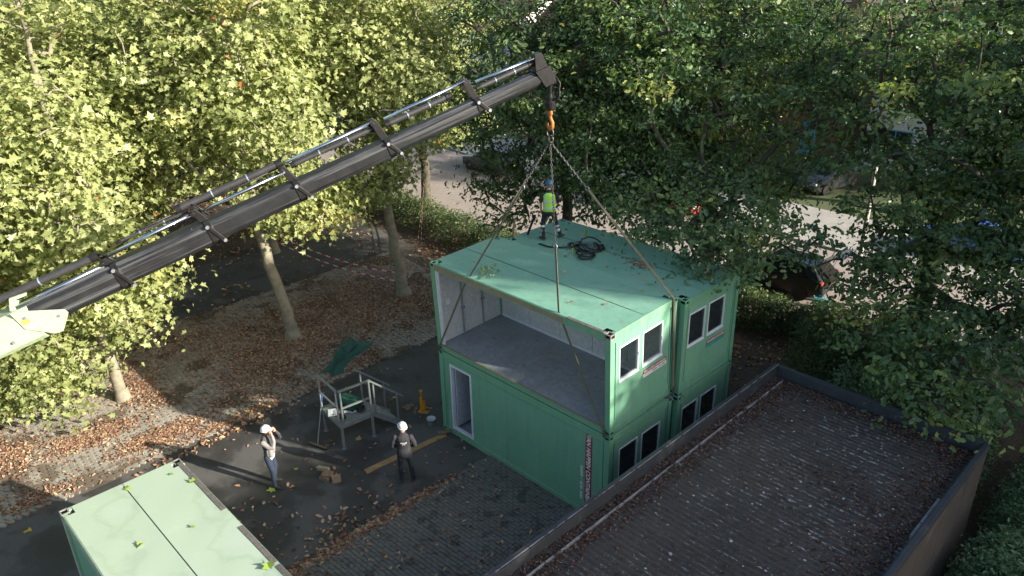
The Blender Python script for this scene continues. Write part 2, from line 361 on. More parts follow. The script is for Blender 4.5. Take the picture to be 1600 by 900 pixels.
    def torus(s, R_, r, T, nu=10, nv=5, m=0, sx=1.0):
        vs = []; fs = []
        for i in range(nu):
            a = 2*math.pi*i/nu
            for j in range(nv):
                b = 2*math.pi*j/nv
                vs.append(((R_*sx+r*math.cos(b))*math.cos(a) if sx == 1 else math.cos(a)*(R_*sx+r*math.cos(b)), math.sin(a)*(R_+r*math.cos(b)), r*math.sin(b)))
        for i in range(nu):
            for j in range(nv): fs.append((i*nv+j, ((i+1) % nu)*nv+j, ((i+1) % nu)*nv+(j+1) % nv, i*nv+(j+1) % nv))
        return s.add(vs, fs, m, T)
    def build(s, name, mats, parent=None, smooth=False, bevel=0, label=None, cat=None, group=None, kind=None):
        me = bpy.data.meshes.new(name); me.from_pydata(s.v, [], s.f)
        for m in (mats if isinstance(mats, (list, tuple)) else [mats]): me.materials.append(mt[m] if isinstance(m, str) else m)
        me.polygons.foreach_set('material_index', s.m)
        if smooth: me.polygons.foreach_set('use_smooth', [True]*len(s.f))
        me.update()
        bm = bmesh.new(); bm.from_mesh(me); bmesh.ops.recalc_face_normals(bm, faces=bm.faces); bm.to_mesh(me); bm.free()
        o = bpy.data.objects.new(name, me); C.objects.link(o)
        if parent: o.parent = parent
        if bevel:
            b = o.modifiers.new('bevel', 'BEVEL'); b.width = bevel; b.segments = 2; b.limit_method = 'ANGLE'; b.angle_limit = R(40)
        return tag(o, label, cat, group, kind)
def link(name, me, parent=None, loc=None, rot=None, scale=None, **kw):
    o = bpy.data.objects.new(name, me); C.objects.link(o)
    if parent: o.parent = parent
    if loc is not None: o.location = loc
    if rot is not None: o.rotation_euler = rot
    if scale is not None: o.scale = scale
    return tag(o, **kw)
def text_obj(name, body, mat, M_, size=.1, length=None, shear=0.0, bold=.0, parent=None, space=1.0, height=None):
    cu = bpy.data.curves.new(name, 'FONT'); cu.body = body; cu.size = size; cu.shear = shear; cu.offset = bold; cu.extrude = .0015; cu.space_character = space
    cu.align_x = 'LEFT'; cu.align_y = 'CENTER'
    t = bpy.data.objects.new(name, cu); C.objects.link(t)
    dg = bpy.context.evaluated_depsgraph_get(); me = bpy.data.meshes.new_from_object(t.evaluated_get(dg))
    bpy.data.objects.remove(t); bpy.data.curves.remove(cu)
    n = len(me.vertices); a = np.empty(n*3, np.float32); me.vertices.foreach_get('co', a); a = a.reshape(-1, 3)
    a[:, 0] -= a[:, 0].min(); a[:, 1] -= (a[:, 1].max()+a[:, 1].min())/2
    if length: a[:, 0] *= length/a[:, 0].max()
    if height: a[:, 1] *= height/(a[:, 1].max()-a[:, 1].min())
    me.vertices.foreach_set('co', a.ravel()); me.materials.clear(); me.materials.append(mt[mat])
    me.transform(M_); me.update()
    o = bpy.data.objects.new(name, me); C.objects.link(o)
    if parent: o.parent = parent
    return o
def frame(o, x, y):
    x = Vector(x).normalized(); y = Vector(y).normalized(); z = x.cross(y)
    return Matrix(((x.x, y.x, z.x, o[0]), (x.y, y.y, z.y, o[1]), (x.z, y.z, z.z, o[2]), (0, 0, 0, 1)))
NR = np.random.default_rng(11)
# ---- leaves
def half(pts, fold, droop):
    p = np.array(pts, float); return np.stack([p[:, 0], p[:, 1], fold*np.abs(p[:, 1])-droop*p[:, 0]**2], 1)
MAPLE = [(0, 0), (.08, .46), (.26, .26), (.52, .50), (.58, .20), (1.0, 0)]
OAK = [(0, 0), (.40, .28), (.55, .18), (.80, .24), (1.0, 0)]
SIMPLE = [(0, 0), (.35, .27), (.75, .20), (1.0, 0)]
def leaf_mesh(name, pos, nrm, size, tmpl, mat, lr, fold=.35, droop=.25, extra=None):
    """pos (N,3), nrm (N,3) unit, size (N,), lr (N,)"""
    N = len(pos); p = half(tmpl, fold, droop); q = p.copy(); q[:, 1] *= -1; q = q[::-1]
    tpl = np.concatenate([p, q]); k = len(tmpl)
    t = NR.normal(size=(N, 3)); t -= nrm*np.sum(t*nrm, 1, keepdims=True); t /= np.linalg.norm(t, axis=1, keepdims=True)+1e-9
    b = np.cross(nrm, t); zf_ = -.4+2.4*NR.random(N)
    V = pos[:, None, :] + size[:, None, None]*(t[:, None, :]*(tpl[None, :, 0, None]-.4) + b[:, None, :]*tpl[None, :, 1, None] + nrm[:, None, :]*(tpl[None, :, 2, None]*zf_[:, None, None]))
    nv = N*2*k; me = bpy.data.meshes.new(name)
    me.vertices.add(nv); me.vertices.foreach_set('co', V.reshape(-1).astype(np.float32))
    me.loops.add(nv); me.loops.foreach_set('vertex_index', np.arange(nv, dtype=np.int32))
    me.polygons.add(2*N); me.polygons.foreach_set('loop_start', np.arange(0, nv, k, dtype=np.int32))
    try: me.polygons.foreach_set('loop_total', np.full(2*N, k, dtype=np.int32))
    except Exception: pass
    me.update(calc_edges=True)
    at = me.attributes.new('lr', 'FLOAT', 'FACE'); at.data.foreach_set('value', np.repeat(lr, 2).astype(np.float32))
    me.materials.append(mt[mat]); return me
def unit(a): return a/(np.linalg.norm(a, axis=-1, keepdims=True)+1e-9)
def clumps_in(ells, rng, dmin=.75):
    """poisson-ish clump centres in a union of ellipsoids (cx,cy,cz,rx,ry,rz,n)"""
    out = []
    for (cx, cy, cz, rx, ry, rz, n) in ells:
        tries = 0; got = 0
        while got < n and tries < n*14:
            tries += 1
            d = rng.normal(size=3); d /= np.linalg.norm(d); r = rng.random()**.42
            wob = 1+.16*math.sin(3*d[0]+5*d[1]+cx)+.12*math.sin(7*d[2]+4*d[0]+cy)
            p = np.array([cx+d[0]*rx*r*wob, cy+d[1]*ry*r*wob, cz+d[2]*rz*r*wob])
            if all((p[0]-o[0])**2+(p[1]-o[1])**2+((p[2]-o[2])*1.35)**2 > dmin*dmin for o in out[-400:]):
                out.append(p); got += 1
    return np.array(out)
def tree_meshes(name, seed, trunk, ells, tmpl, leafmat, barkmat, per=60, lsize=.2, cr=(.62, .30), limbs=(), rfac=.016, dmin=.75, zfirst=None, outw=.45, lrbias=None, holes=()):
    rng = np.random.default_rng(seed); cl = clumps_in(ells, rng, dmin)
    for (hx, hy, hz, hr) in holes: cl = cl[np.linalg.norm(cl-np.array([hx, hy, hz]), axis=1) > hr]
    nodes = []; par = []; base = []
    tp = [np.array(t[:3], float) for t in trunk]; tr = [t[3] for t in trunk]
    for i in range(len(tp)-1):
        for s in range(5):
            f = s/5; nodes.append(tp[i]*(1-f)+tp[i+1]*f + (rng.normal(size=3)*.03 if nodes else 0)); par.append(len(nodes)-2); base.append(tr[i]*(1-f)+tr[i+1]*f)
    nodes.append(tp[-1]); par.append(len(nodes)-2); base.append(tr[-1])
    nT = len(nodes); chains = [(list(range(nT)), True)]
    for lb in limbs:
        start = int(np.argmin([np.linalg.norm(n-np.array(lb[0][:3])) for n in nodes[:nT]])); ids = [start]
        pts = [nodes[start]]+[np.array(p[:3], float) for p in lb[1:]]; rr = [lb[0][3]]+[p[3] for p in lb[1:]]
        for i in range(len(pts)-1):
            for s in range(1, 4):
                f = s/3; nodes.append(pts[i]*(1-f)+pts[i+1]*f+rng.normal(size=3)*.04); par.append(ids[-1]); base.append(rr[i]*(1-f)+rr[i+1]*f); ids.append(len(nodes)-1)
        chains.append((ids, True))
    zf = zfirst if zfirst is not None else tp[0][2]+1.6
    arr = np.array(nodes)
    order = np.argsort([np.min(np.linalg.norm(arr-c, axis=1)) for c in cl])
    for ci in order:
        c = cl[ci]; A = np.array(nodes); d = c-A; L = np.linalg.norm(d, axis=1)+1e-6
        cost = L*(1+.9*np.maximum(0, -d[:, 2]/L)) + np.where(A[:, 2] < zf, 3.0, 0)
        j = int(np.argmin(cost)); st = nodes[j]; n = max(2, min(5, int(L[j]/.45)+1)); ids = [j]
        for s in range(1, n+1):
            f = s/n; p = st*(1-f)+c*f; p = p+np.array([0, 0, .10*L[j]*math.sin(math.pi*f)])+rng.normal(size=3)*.04*(f < 1)
            nodes.append(p); par.append(ids[-1]); base.append(0.0); ids.append(len(nodes)-1)
        chains.append((ids, False))
    cnt = np.zeros(len(nodes)); 
    for ids, big in chains[1+len(limbs):]: cnt[ids[-1]] += 1
    for i in range(len(nodes)-1, 0, -1):
        if par[i] >= 0: cnt[par[i]] += cnt[i]
    rad = np.maximum(np.array(base), 0); thin = rad <= 0
    rad[thin] = np.minimum(rfac*np.sqrt(cnt[thin])+.006, .14)
    mb = MB()
    for ids, big in chains:
        if len(ids) < 2: continue
        rs = [float(rad[i]) for i in ids]
        if not big: rs[0] = min(rs[0], rs[1]*1.15)
        mb.tube([nodes[i] for i in ids], rs, 12 if big else 5, 0, cap=False)
    # root flare
    b0 = tp[0]; mb.tube([b0-np.array([0, 0, .05]), b0+np.array([0, 0, .12]), b0+np.array([0, 0, .45])], [tr[0]*1.55, tr[0]*1.25, tr[0]*1.0], 12, 0, cap=False)
    me = bpy.data.meshes.new(name+'_trunk'); me.from_pydata(mb.v, [], mb.f); me.polygons.foreach_set('use_smooth', [True]*len(mb.f)); me.materials.append(mt[barkmat]); me.update()
    K = len(cl); n = K*per
    cen = np.array([(e[0], e[1], e[2]) for e in ells]); ctr = cen[0]
    idx = np.repeat(np.arange(K), per)
    csc = 0.7+.6*rng.random(K)
    off = rng.normal(size=(n, 3))*np.array([cr[0], cr[0], cr[1]])*csc[idx][:, None]*.72
    pos = cl[idx]+off
    outd = unit(cl-ctr)[idx]
    nrm = unit(np.array([0, 0, .75])+outd*outw+unit(off)*.35+rng.normal(size=(n, 3))*.42)
    size = lsize*(.45+.95*rng.random(n)**1.3)
    cb = rng.random(K)*.5; cb[rng.random(K) > (.93 if leafmat == 'oak' else .97)] += .40  # some clumps get a brighter leaf colour standing for sunlight, oaks more
    if lrbias is not None: cb = lrbias(cl, cb)
    lr = np.clip(cb[idx]+rng.random(n)*.5*(.6+.4*rng.random(n)), 0, 1)
    lr = np.minimum(lr, .955); hot = rng.random(n) > .9975; lr[hot] = 1.0
    cm = leaf_mesh(name+'_crown', pos, nrm, size, tmpl, leafmat, lr)
    return me, cm
def plant_tree(name, trunk_me, crown_me, label, loc=(0, 0, 0), rz=0, sc=1.0, group=None, cat='tree'):
    t = thing(name, label, cat, loc, rz, group); t.scale = (sc,)*3 if isinstance(sc, (int, float)) else sc
    link('trunk', trunk_me, t); link('crown', crown_me, t, kind='stuff')
    return t
# ------------------------------------------------------------------ the setting: ground sheets
def sheet(name, poly, z, mat, sub=0):
    mb = MB(); mb.add([(x, y, z) for x, y in poly], [list(range(len(poly)))]); return mb.build(name, mat, kind='structure')
sheet('ground', [(-400, -300), (300, -300), (300, 500), (-400, 500)], 0.0, 'soil')
def edge_noise(pts, amp, step=.35, seed=3):
    r = random.Random(seed); out = []
    for i in range(len(pts)-1):
        a = Vector(pts[i]); b = Vector(pts[i+1]); n = max(1, int((b-a).length/step)); t = (b-a).normalized(); nn = Vector((-t.y, t.x))
        for k in range(n): out.append(tuple(a.lerp(b, k/n)+nn*r.uniform(-amp, amp)))
    out.append(tuple(pts[-1])); return out
paving = sheet('brick_paving', [(-12.7, -40), (-4.42, -40), (-4.42, 7.2), (-12.7, 8.4)], .006, 'joint')
sheet('asphalt_path', edge_noise([(-4.42, -40), (-4.42, 9)], .03)+edge_noise([(1.9, 9), (1.9, -40)], .05), .012, 'asphalt')
sheet('side_path', edge_noise([(-17.5, -40), (-17.5, 9)], .1)+edge_noise([(-12.7, 8.4), (-12.7, -40)], .04), .012, 'asphalt')
mt['settjoint'] = M('gritty_sett_joint', (.15, .14, .125), (.18, .17, .15), 2.2, .95, 0, .5, 30)
setts = sheet('sett_paving', [(1.9, -40), (8.2, -40), (8.2, 6), (1.9, 6)], .006, 'settjoint')
sheet('street', [(-120, 12.2), (-15, 12.6), (3, 14.4), (120, 20.0), (120, 26.2), (3, 21.0), (-20, 21.0), (-120, 33)], .010, 'road')
sheet('far_pavement', [(-120, 33.2), (-20, 21.2), (3, 21.2), (120, 26.4), (120, 31), (3, 26), (-20, 26), (-120, 38)], .10, 'pave')
kb = MB()
for a, b in (((-20, 21.1), (3, 21.1)), ((3, 21.1), (60, 23.9)), ((-60, 26.1), (-20, 21.1))):
    n = int((Vector(b)-Vector(a)).length)
    for i in range(n):
        p = Vector(a).lerp(Vector(b), i/n); q_ = Vector(a).lerp(Vector(b), (i+.985)/n); kb.bar((p.x, p.y, .06), (q_.x, q_.y, .06), .15, .12)
kb.build('kerb', 'kerb', kind='structure')
sheet('front_gardens', [(-120, 38.1), (-20, 26.1), (3, 26.1), (120, 31.1), (120, 70), (-120, 70)], .02, 'grass')
# pavers, real blocks, staggered at 45 degrees to the path
def paver_field(name, x0, x1, y0, y1, lx, ly, gap, ang, mat, parent, z, seed, notch=(0, 0)):
    r = np.random.default_rng(seed); ca, sa = math.cos(ang), math.sin(ang); V = []; F = []
    cx, cy = (x0+x1)/2, (y0+y1)/2; E_ = math.hypot(x1-x0, y1-y0)/2
    nu, nv = int(E_/lx)+1, int(E_/ly)+1
    for j in range(-nv, nv+1):
        for i in range(-nu, nu+1):
            u = (i+.5*(j % 2))*lx; v = j*ly; x = cx+u*ca-v*sa; y = cy+u*sa+v*ca
            if not (x0+.1 < x < x1-.1 and y0 < y < y1): continue
            hx, hy = lx/2-gap/2, ly/2-gap/2; h = z+.045+r.normal()*.004; k = len(V); nch = .028
            t1, t2 = r.normal()*.012, r.normal()*.012; da = r.normal()*.02; c2, s2 = math.cos(ang+da), math.sin(ang+da)
            nx_, ny_ = notch
            ring = [(-hx, -hy), (hx, -hy), (hx, hy-ny_), (hx-nx_, hy-ny_), (hx-nx_, hy), (-hx, hy)] if nx_ else [(-hx, -hy), (hx, -hy), (hx, hy), (-hx, hy)]
            nr_ = len(ring)
            for inn in (0, 1):
                for (a, b) in ring:
                    if inn: a *= .95; b *= .93
                    V.append((x+a*c2-b*s2, y+a*s2+b*c2, (h+t1*a+t2*b) if inn else z-.002))
            F += [tuple(k+nr_+i2 for i2 in range(nr_))]+[(k+i2, k+(i2+1) % nr_, k+nr_+(i2+1) % nr_, k+nr_+i2) for i2 in range(nr_)]
    me = bpy.data.meshes.new(name); me.from_pydata(V, [], F); me.materials.append(mt[mat]); me.update()
    return link(name, me, parent, kind='stuff')
paver_field('pavers', -12.7, -4.45, -13, 7.2, .215, .135, .007, R(46), 'paver', paving, .006, 1, (.085, .05))
paver_field('setts', 1.95, 8.0, -9, 1.2, .20, .105, .006, R(3), 'sett', setts, .006, 2)

# ------------------------------------------------------------------ containers
LX, WY, HZ = 6.055, 2.435, 2.60
def casting_mesh():
    bm = bmesh.new(); bmesh.ops.create_cube(bm, size=1); bmesh.ops.scale(bm, vec=(.175, .16, .12), verts=bm.verts)
    fs = list(bm.faces); r = bmesh.ops.inset_individual(bm, faces=fs, thickness=.034, depth=0)
    for f in fs: f.material_index = 0
    r2 = bmesh.ops.inset_individual(bm, faces=fs, thickness=.002, depth=-.022)
    for f in fs: f.material_index = 1  # hole floors coloured black for the shade inside
    me = bpy.data.meshes.new('corner_casting'); bm.to_mesh(me); bm.free(); me.materials.append(mt['green_rail']); me.materials.append(mt['dark']); return me
CAST = casting_mesh(); CASTW = CAST.copy(); CASTW.materials[0] = mt['galvworn']
def panel_with_holes(mb, u0, u1, w0, w1, holes, put):
    us = sorted(set([u0, u1]+[h[0] for h in holes]+[h[1] for h in holes])); ws = sorted(set([w0, w1]+[h[2] for h in holes]+[h[3] for h in holes]))
    for i in range(len(us)-1):
        for j in range(len(ws)-1):
            cu, cw = (us[i]+us[i+1])/2, (ws[j]+ws[j+1])/2
            if any(h[0] < cu < h[1] and h[2] < cw < h[3] for h in holes): continue
            put(us[i], us[i+1], ws[j], ws[j+1])
def add_window(t, y0, y1, z0, z1, x, gl='glassdark', name='window'):
    f = MB(); e = .036
    f.box(x-.05, x+.012, y0, y1, z1-e, z1); f.box(x-.05, x+.012, y0, y1, z0, z0+e); f.box(x-.05, x+.0115, y0, y0+e, z0+e, z1-e); f.box(x-.05, x+.0115, y1-e, y1, z0+e, z1-e)
    f.box(x-.05, x+.03, y0-.01, y1+.01, z0-.016, z0-.001)
    o = f.build('window', 'frame', t)
    g = MB(); g.box(x-.028, x-.018, y0+e, y1-e, z0+e, z1-e); g.build('pane', gl, o)
    h = MB(); h.box(x+.012, x+.03, y1-e+.01, y1-.012, (z0+z1)/2-.05, (z0+z1)/2+.05); h.build('window_handle', 'frame', o)
def container(label, loc, rx=0, open_front=False, wins=(), door=None, roof='roofgreen', rail='green_rail', worn=(), gl='glassdark', name='container', tan=False, rz=0, left_window=False):
    t = thing(name, label, 'container', loc); t.rotation_euler = (rx, 0, rz)
    for x in (.0875, LX-.0875):
        for y in (.08, WY-.08):
            for z in (.06, HZ-.06):
                link('corner_casting', CASTW if (x > 1, y > 1, z > 1) in worn else CAST, t, (x, y, z))
    for x0 in (.004, LX-.154):
        for y0 in (.004, WY-.144):
            b = MB(); b.box(x0, x0+.15, y0, y0+.14, .12, HZ-.12); b.build('corner_post', rail, t, bevel=.012)
    for y0 in (.012, WY-.112):
        b = MB(); b.box(.175, LX-.175, y0, y0+.10, HZ-.19, HZ-.004); b.box(.175, LX-.175, y0-.006 if y0 < 1 else y0+.05, y0+.05 if y0 < 1 else y0+.106, HZ-.19, HZ-.165); b.build('top_rail', rail, t, bevel=.008)
        b = MB(); b.box(.175, LX-.175, y0, y0+.10, .004, .15); b.box(.175, LX-.175, y0-.006 if y0 < 1 else y0+.05, y0+.05 if y0 < 1 else y0+.106, .004, .025); b.build('bottom_rail', rail, t, bevel=.008)
    for x0 in (.012, LX-.112):
        b = MB(); b.box(x0, x0+.10, .16, WY-.16, HZ-.19, HZ-.004); b.build('top_rail', rail, t, bevel=.008)
        b = MB(); b.box(x0, x0+.10, .16, WY-.16, .004, .15); b.build('bottom_rail', rail, t, bevel=.008)
    # roof: two sheets with a dark seam and slightly dished
    for (y0, y1) in ((.035, WY/2-.009), (WY/2+.009, WY-.035)):
        b = MB(); nx, ny = 24, 6; vs = []; 
        for i in range(nx+1):
            for j in range(ny+1):
                x = .035+(LX-.07)*i/nx; y = y0+(y1-y0)*j/ny
                in_c = (x < .19 or x > LX-.19)
                vs.append((x, y, HZ+.006-.012*math.sin(math.pi*i/nx)*math.sin(math.pi*j/ny)*(1+.5*math.sin(i*1.3+j))))
        fs = [(i*(ny+1)+j, (i+1)*(ny+1)+j, (i+1)*(ny+1)+j+1, i*(ny+1)+j+1) for i in range(nx) for j in range(ny)
              if not ((i == 0 or i == nx-1) and ((j == 0 and y0 < .1) or (j == ny-1 and y1 > 2)))]
        b.add(vs, fs); b.build('roof_sheet', roof, t, smooth=True)
    b = MB(); b.box(.4, LX-.4, WY/2-.0085, WY/2+.0085, HZ-.02, HZ+.010); b.build('roof_seam', 'blacksteel', t)
    # end walls
    b = MB(); holes = [(w_[0], w_[1], w_[2], w_[3]) for w_ in wins]
    panel_with_holes(b, .154, WY-.154, .15, HZ-.19, holes, lambda a, c, d, e: b.box(LX-.085, LX-.035, a, c, d, e)); b.build('end_wall', 'green', t)
    for w_ in wins: add_window(t, *w_, LX-.035, gl)
    for y in (.20, WY-.23): MB().box(LX-.036, LX-.012, y, y+.03, .35, HZ-.25).build('rib', 'green', t, bevel=.006)
    b = MB(); b.box(.035, .085, .154, WY-.154, .15, HZ-.19); b.build('end_wall', 'green', t)
    b = MB(); b.box(.175, LX-.175, WY-.085, WY-.035, .15, HZ-.19); b.build('back_wall', 'green', t)
    b = MB(); b.box(.12, LX-.12, .04, WY-.09, .10, .16); b.build('floor', 'floor', t)
    b = MB(); b.box(.12, LX-.12, .13, WY-.09, HZ-.22, HZ-.20); b.build('ceiling', 'liner', t)
    # inner lining as panels
    n = 5
    for i in range(n):
        a, c = .18+(LX-.36)*i/n, .18+(LX-.36)*(i+1)/n
        b = MB(); b.box(a+.006, c-.006, WY-.125, WY-.095, .25, HZ-.225); b.build('lining_panel', 'liner', t)
    b = MB(); b.box(.18, LX-.18, WY-.128, WY-.09, .16, .245); b.build('skirting', 'frame', t)
    for (y0, y1) in ((.16, .88), (.90, 1.60), (1.62, 2.29)):
        b = MB(); b.box(.09, .115, y0, y1, .17, HZ-.225); b.build('lining_panel', 'liner', t)
    for y in (.87, 1.61):
        b = MB(); b.tube([(.145, y, .17), (.145, y, HZ-.23)], .028, 8); b.box(.125, .2, y-.05, y+.05, .95, 1.0); b.build('wall_conduit', 'galv', t)
    b = MB(); b.box(.115, .135, .33, .45, 1.25, 1.40); b.build('switch', 'white', t)
    b = MB(); b.box(LX-.12, LX-.09, .16, .23, .17, HZ-.225); b.build('lining_panel', 'liner', t)
    if not open_front:
        b = MB(); hs = [door] if door else []
        panel_with_holes(b, .154, LX-.154, .15, HZ-.19, hs, lambda a, c, d, e: b.box(a, c, .045, .095, d, e)); b.build('front_wall', 'green', t)
        for x in (.19, LX-.22): MB().box(x, x+.025, .028, .046, .20, HZ-.24).build('rib', 'green', t, bevel=.006)
        b = MB(); b.box(.215, LX-.22, .03, .046, HZ-.265, HZ-.24); b.build('rib', 'green', t, bevel=.006)
        if door:
            b = MB(); x0, x1, z0, z1 = door; e = .05
            b.box(x0, x0+e, .015, .13, z0, z1); b.box(x1-e, x1, .015, .13, z0, z1); b.box(x0+e, x1-e, .016, .129, z1-e, z1); b.box(x0+e, x1-e, .012, .13, z0, z0+.035)
            b.build('door_frame', 'frame', t, bevel=.004)
            d = MB(); d.box(x0+.055, x0+.095, .14, .14+.74, z0+.04, z1-.06); dd = d.build('door', 'liner', t, bevel=.004)
            h = MB(); h.tube([(x0+.095, .78, 1.05), (x0+.15, .78, 1.05), (x0+.15, .66, 1.05)], .012, 6); h.build('handle', 'galv', dd)
    if tan:
        b = MB(); b.box(.16, LX-.16, -.004, .05, .151, .176); b.build('edge_strip', 'tan', t)
        b = MB(); b.box(.16, LX*.78, .008, .013, HZ-.185, HZ-.03); b.build('edge_strip', 'tan', t)
        MB().box(.158, .21, .03, .075, .18, HZ-.2).build('frame_strip', 'frame', t); MB().box(.225, .25, .05, .09, .18, HZ-.2).build('frame_strip', 'frame', t)
    return t
U1 = container('upper green container with its long side open, hanging in the slings', (0, 0, 2.63), R(2.3), True,
               ((.33, 1.04, 1.29, 2.17), (1.17, 1.93, 1.30, 2.18)), worn={(1, 0, 1)}, gl='glassclear', tan=True)
L1 = container('lower green container with doorway and red sign beneath the open one', (0, 0, 0), 0, False, ((.40, 1.11, 1.20, 2.09), (1.26, 2.01, 1.20, 2.09)), door=(.43, 1.30, .20, 2.28))
U2 = container('upper green container at the rear with hoses on its roof', (.12, WY+.055, 2.585), 0, False, ((.25, .96, 1.29, 2.17), (1.09, 1.82, 1.30, 2.18)))
L2 = container('lower green container at the rear, mostly hidden behind the flat roof', (.12, WY+.055, -.02), 0, False, ((.25, .96, 1.27, 2.17), (1.09, 1.82, 1.27, 2.17)))
B1 = container('pale green container with sunlit roof at the bottom left corner', (-.28, -9.56, 0), 0, False, (), roof='paleroof', rail='palerail', worn={(0, 0, 1), (0, 1, 1)})
for (a, c) in ((.19, 2.35), (3.05, 4.4), (4.5, 5.6)):
    b = MB(); b.box(a, c, WY-.125, WY-.028, HZ+.004, HZ+.016); b.build('bitumen_strip', 'tape_grey', B1)
b = MB(); b.box(LX-1.25, LX-.2, .0, .09, HZ+.004, HZ+.016); b.build('bitumen_strip', 'tape_grey', U1)
# signs
sg = MB(); sg.box(5.325, 5.525, .040, .0445, .30, 2.42); s_ = sg.build('sign', 'red', L1)
text_obj('lettering', 'VAN HAPPEN CONTAINERS', 'white', frame((5.425, .0385, 2.38), (0, 0, -1), (1, 0, 0)), .2, 2.04, .18, .006, s_, 1.0, .135)
text_obj('phone_number', '0499 - 470 500', 'white', frame((5.215, .0435, 1.40), (0, 0, -1), (1, 0, 0)), .12, .98, .12, .003, L1, 1.0, .085)
for (t, y0, y1, z, lower, x) in ((U1, 1.23, 2.12, 1.06, 'white', LX-.034), (U2, 1.12, 1.97, 1.03, 'teal', LX-.034)):
    sg = MB(); sg.box(x, x+.004, y0, y1, z, z+.095); s_ = sg.build('sign', 'red', t)
    text_obj('lettering', 'VAN HAPPEN CONTAINERS', 'white', frame((x+.005, y0+.03, z+.048), (0, 1, 0), (0, 0, 1)), .08, y1-y0-.06, .15, .002, s_, 1, .055)
    sg = MB(); sg.box(x, x+.004, y0, y1, z-.10, z-.001); s2 = sg.build('sign', lower, t)
    if lower == 'white': text_obj('phone_number', '0499 - 470 500', 'blackprint', frame((x+.005, y0+.36, z-.05), (0, 1, 0), (0, 0, 1)), .06, .48, .1, 0, s2, 1, .05)
# stacking cones between the two front containers
for i, (x, y, lb) in enumerate(((5.93, 2.33, 'grey stacking lock under the raised corner nearest the rear container'), (6.04, 2.58, 'grey stacking lock on the corner of the rear lower container'))):
    t = thing('stacking_lock', lb, 'container lock', (x, y, 2.60), .3*i, 'stacking locks between the containers')
    b = MB(); b.box(-.09, .09, -.07, .07, .0, .03); b.build('base_plate', 'galv', t, bevel=.004)
    b = MB(); b.lathe([(.045, .03), (.05, .06), (.025, .10)], 10); b.build('cone', 'galv', t, smooth=True)
    b = MB(); b.bar((.08, 0, .015), (.24, -.03, .012), .025, .018); b.build('lever', 'galv', t)

# ------------------------------------------------------------------ flat roofed building
FX0, FX1, FY0, FY1, FH = 7.35, 12.25, -16.0, 5.0, 3.0
bd = thing('flat_roofed_building', 'low building with dark ribbed flat roof and metal edged parapet', 'building', (0, 0, 0))
for (x0, x1, y0, y1) in ((FX0+.03, FX0+.12, FY0, FY1-.12), (FX1-.12, FX1-.03, FY0, FY1-.12), (FX0+.03, FX1-.03, FY1-.12, FY1-.03)):
    b = MB(); b.box(x0, x1, y0, y1, 0, FH-.16); b.build('wall', 'cladding', bd)
for i in range(12):
    y1 = FY1-.12-i*1.25
    b = MB(); b.box(FX1-.03, FX1-.008, y1-1.235, y1, .05, FH-.161); b.build('cladding_panel', 'cladding', bd)
n = 7; seg = (FY1-FY0)/n
for i in range(n):
    y0 = FY0+i*seg
    b = MB(); b.box(FX0, FX0+.10, y0+.004, y0+seg-.004, FH-.16, FH); b.box(FX0+.10, FX0+.125, y0+.004, y0+seg-.004, FH-.30, FH-.02); b.build('coping', 'coping', bd, bevel=.006)
    b = MB(); b.box(FX0+.088, FX0+.106, y0+.01, y0+seg-.012, FH+.001, FH+.012); b.build('edge_highlight', 'flash', bd)  # pale strip added as the highlight along the parapet's inner edge
    b = MB(); b.box(FX1-.10, FX1, y0+.004, y0+seg-.004, FH-.16, FH); b.box(FX1-.125, FX1-.10, y0+.004, y0+seg-.004, FH-.30, FH-.02); b.build('coping', 'coping', bd, bevel=.006)
for i in range(2):
    x0 = FX0+.13+i*(FX1-FX0-.26)/2
    b = MB(); b.box(x0+.003, x0+(FX1-FX0-.26)/2-.003, FY1-.10, FY1, FH-.16, FH); b.box(x0+.003, x0+(FX1-FX0-.26)/2-.003, FY1-.125, FY1-.10, FH-.34, FH-.02); b.build('coping', 'coping', bd, bevel=.006)
# gutter ledge with a pale flashing upstand
b = MB(); b.box(FX0+.126, FX0+.36, FY0, FY1-.13, FH-.31, FH-.27); b.build('gutter', 'roofing', bd)
for i in range(6):
    y0 = FY0+.2+i*(FY1-FY0-.5)/6
    b = MB(); b.box(FX0+.362, FX0+.390, y0+.03*math.sin(i*7), y0+(FY1-FY0-.5)/6-.012, FH-.31, FH-.225); b.build('flashing', 'flash', bd, bevel=.004)
b = MB(); b.box(FX1-.20, FX1-.127, 1.15, 2.55, FH-.28, FH-.12); b.build('patch_strip', 'flash', bd, bevel=.004)
# ribbed sheet, ribs run across the building
pitch = .135; ys = []; zs = []
y = FY0+.2
while y < FY1-.15:
    for dy, dz in ((0, 0), (.018, .0), (.036, .014), (.052, .018), (.068, .014), (.088, 0)):
        ys.append(y+dy); zs.append(dz)
    y += pitch
xs = np.linspace(FX0+.405, FX1-.13, 40); ys = np.array(ys); zs = np.array(zs)
X, Y = np.meshgrid(xs, ys, indexing='ij'); Z = FH-.285+zs[None, :]*(.75+.25*np.sin(X*1.7+Y*.9))+.012*np.sin(X*2.1)*np.sin(Y*1.3)+NR.normal(size=X.shape)*.0022
ny = len(ys); idx = np.arange(X.size).reshape(X.shape)
fs = np.stack([idx[:-1, :-1], idx[1:, :-1], idx[1:, 1:], idx[:-1, 1:]], -1).reshape(-1, 4)
me = bpy.data.meshes.new('roof_sheet'); me.from_pydata(np.stack([X, Y, Z], -1).reshape(-1, 3).tolist(), [], fs.tolist()); me.materials.append(mt['roofing']); me.update()
link('ribbed_roof', me, bd)

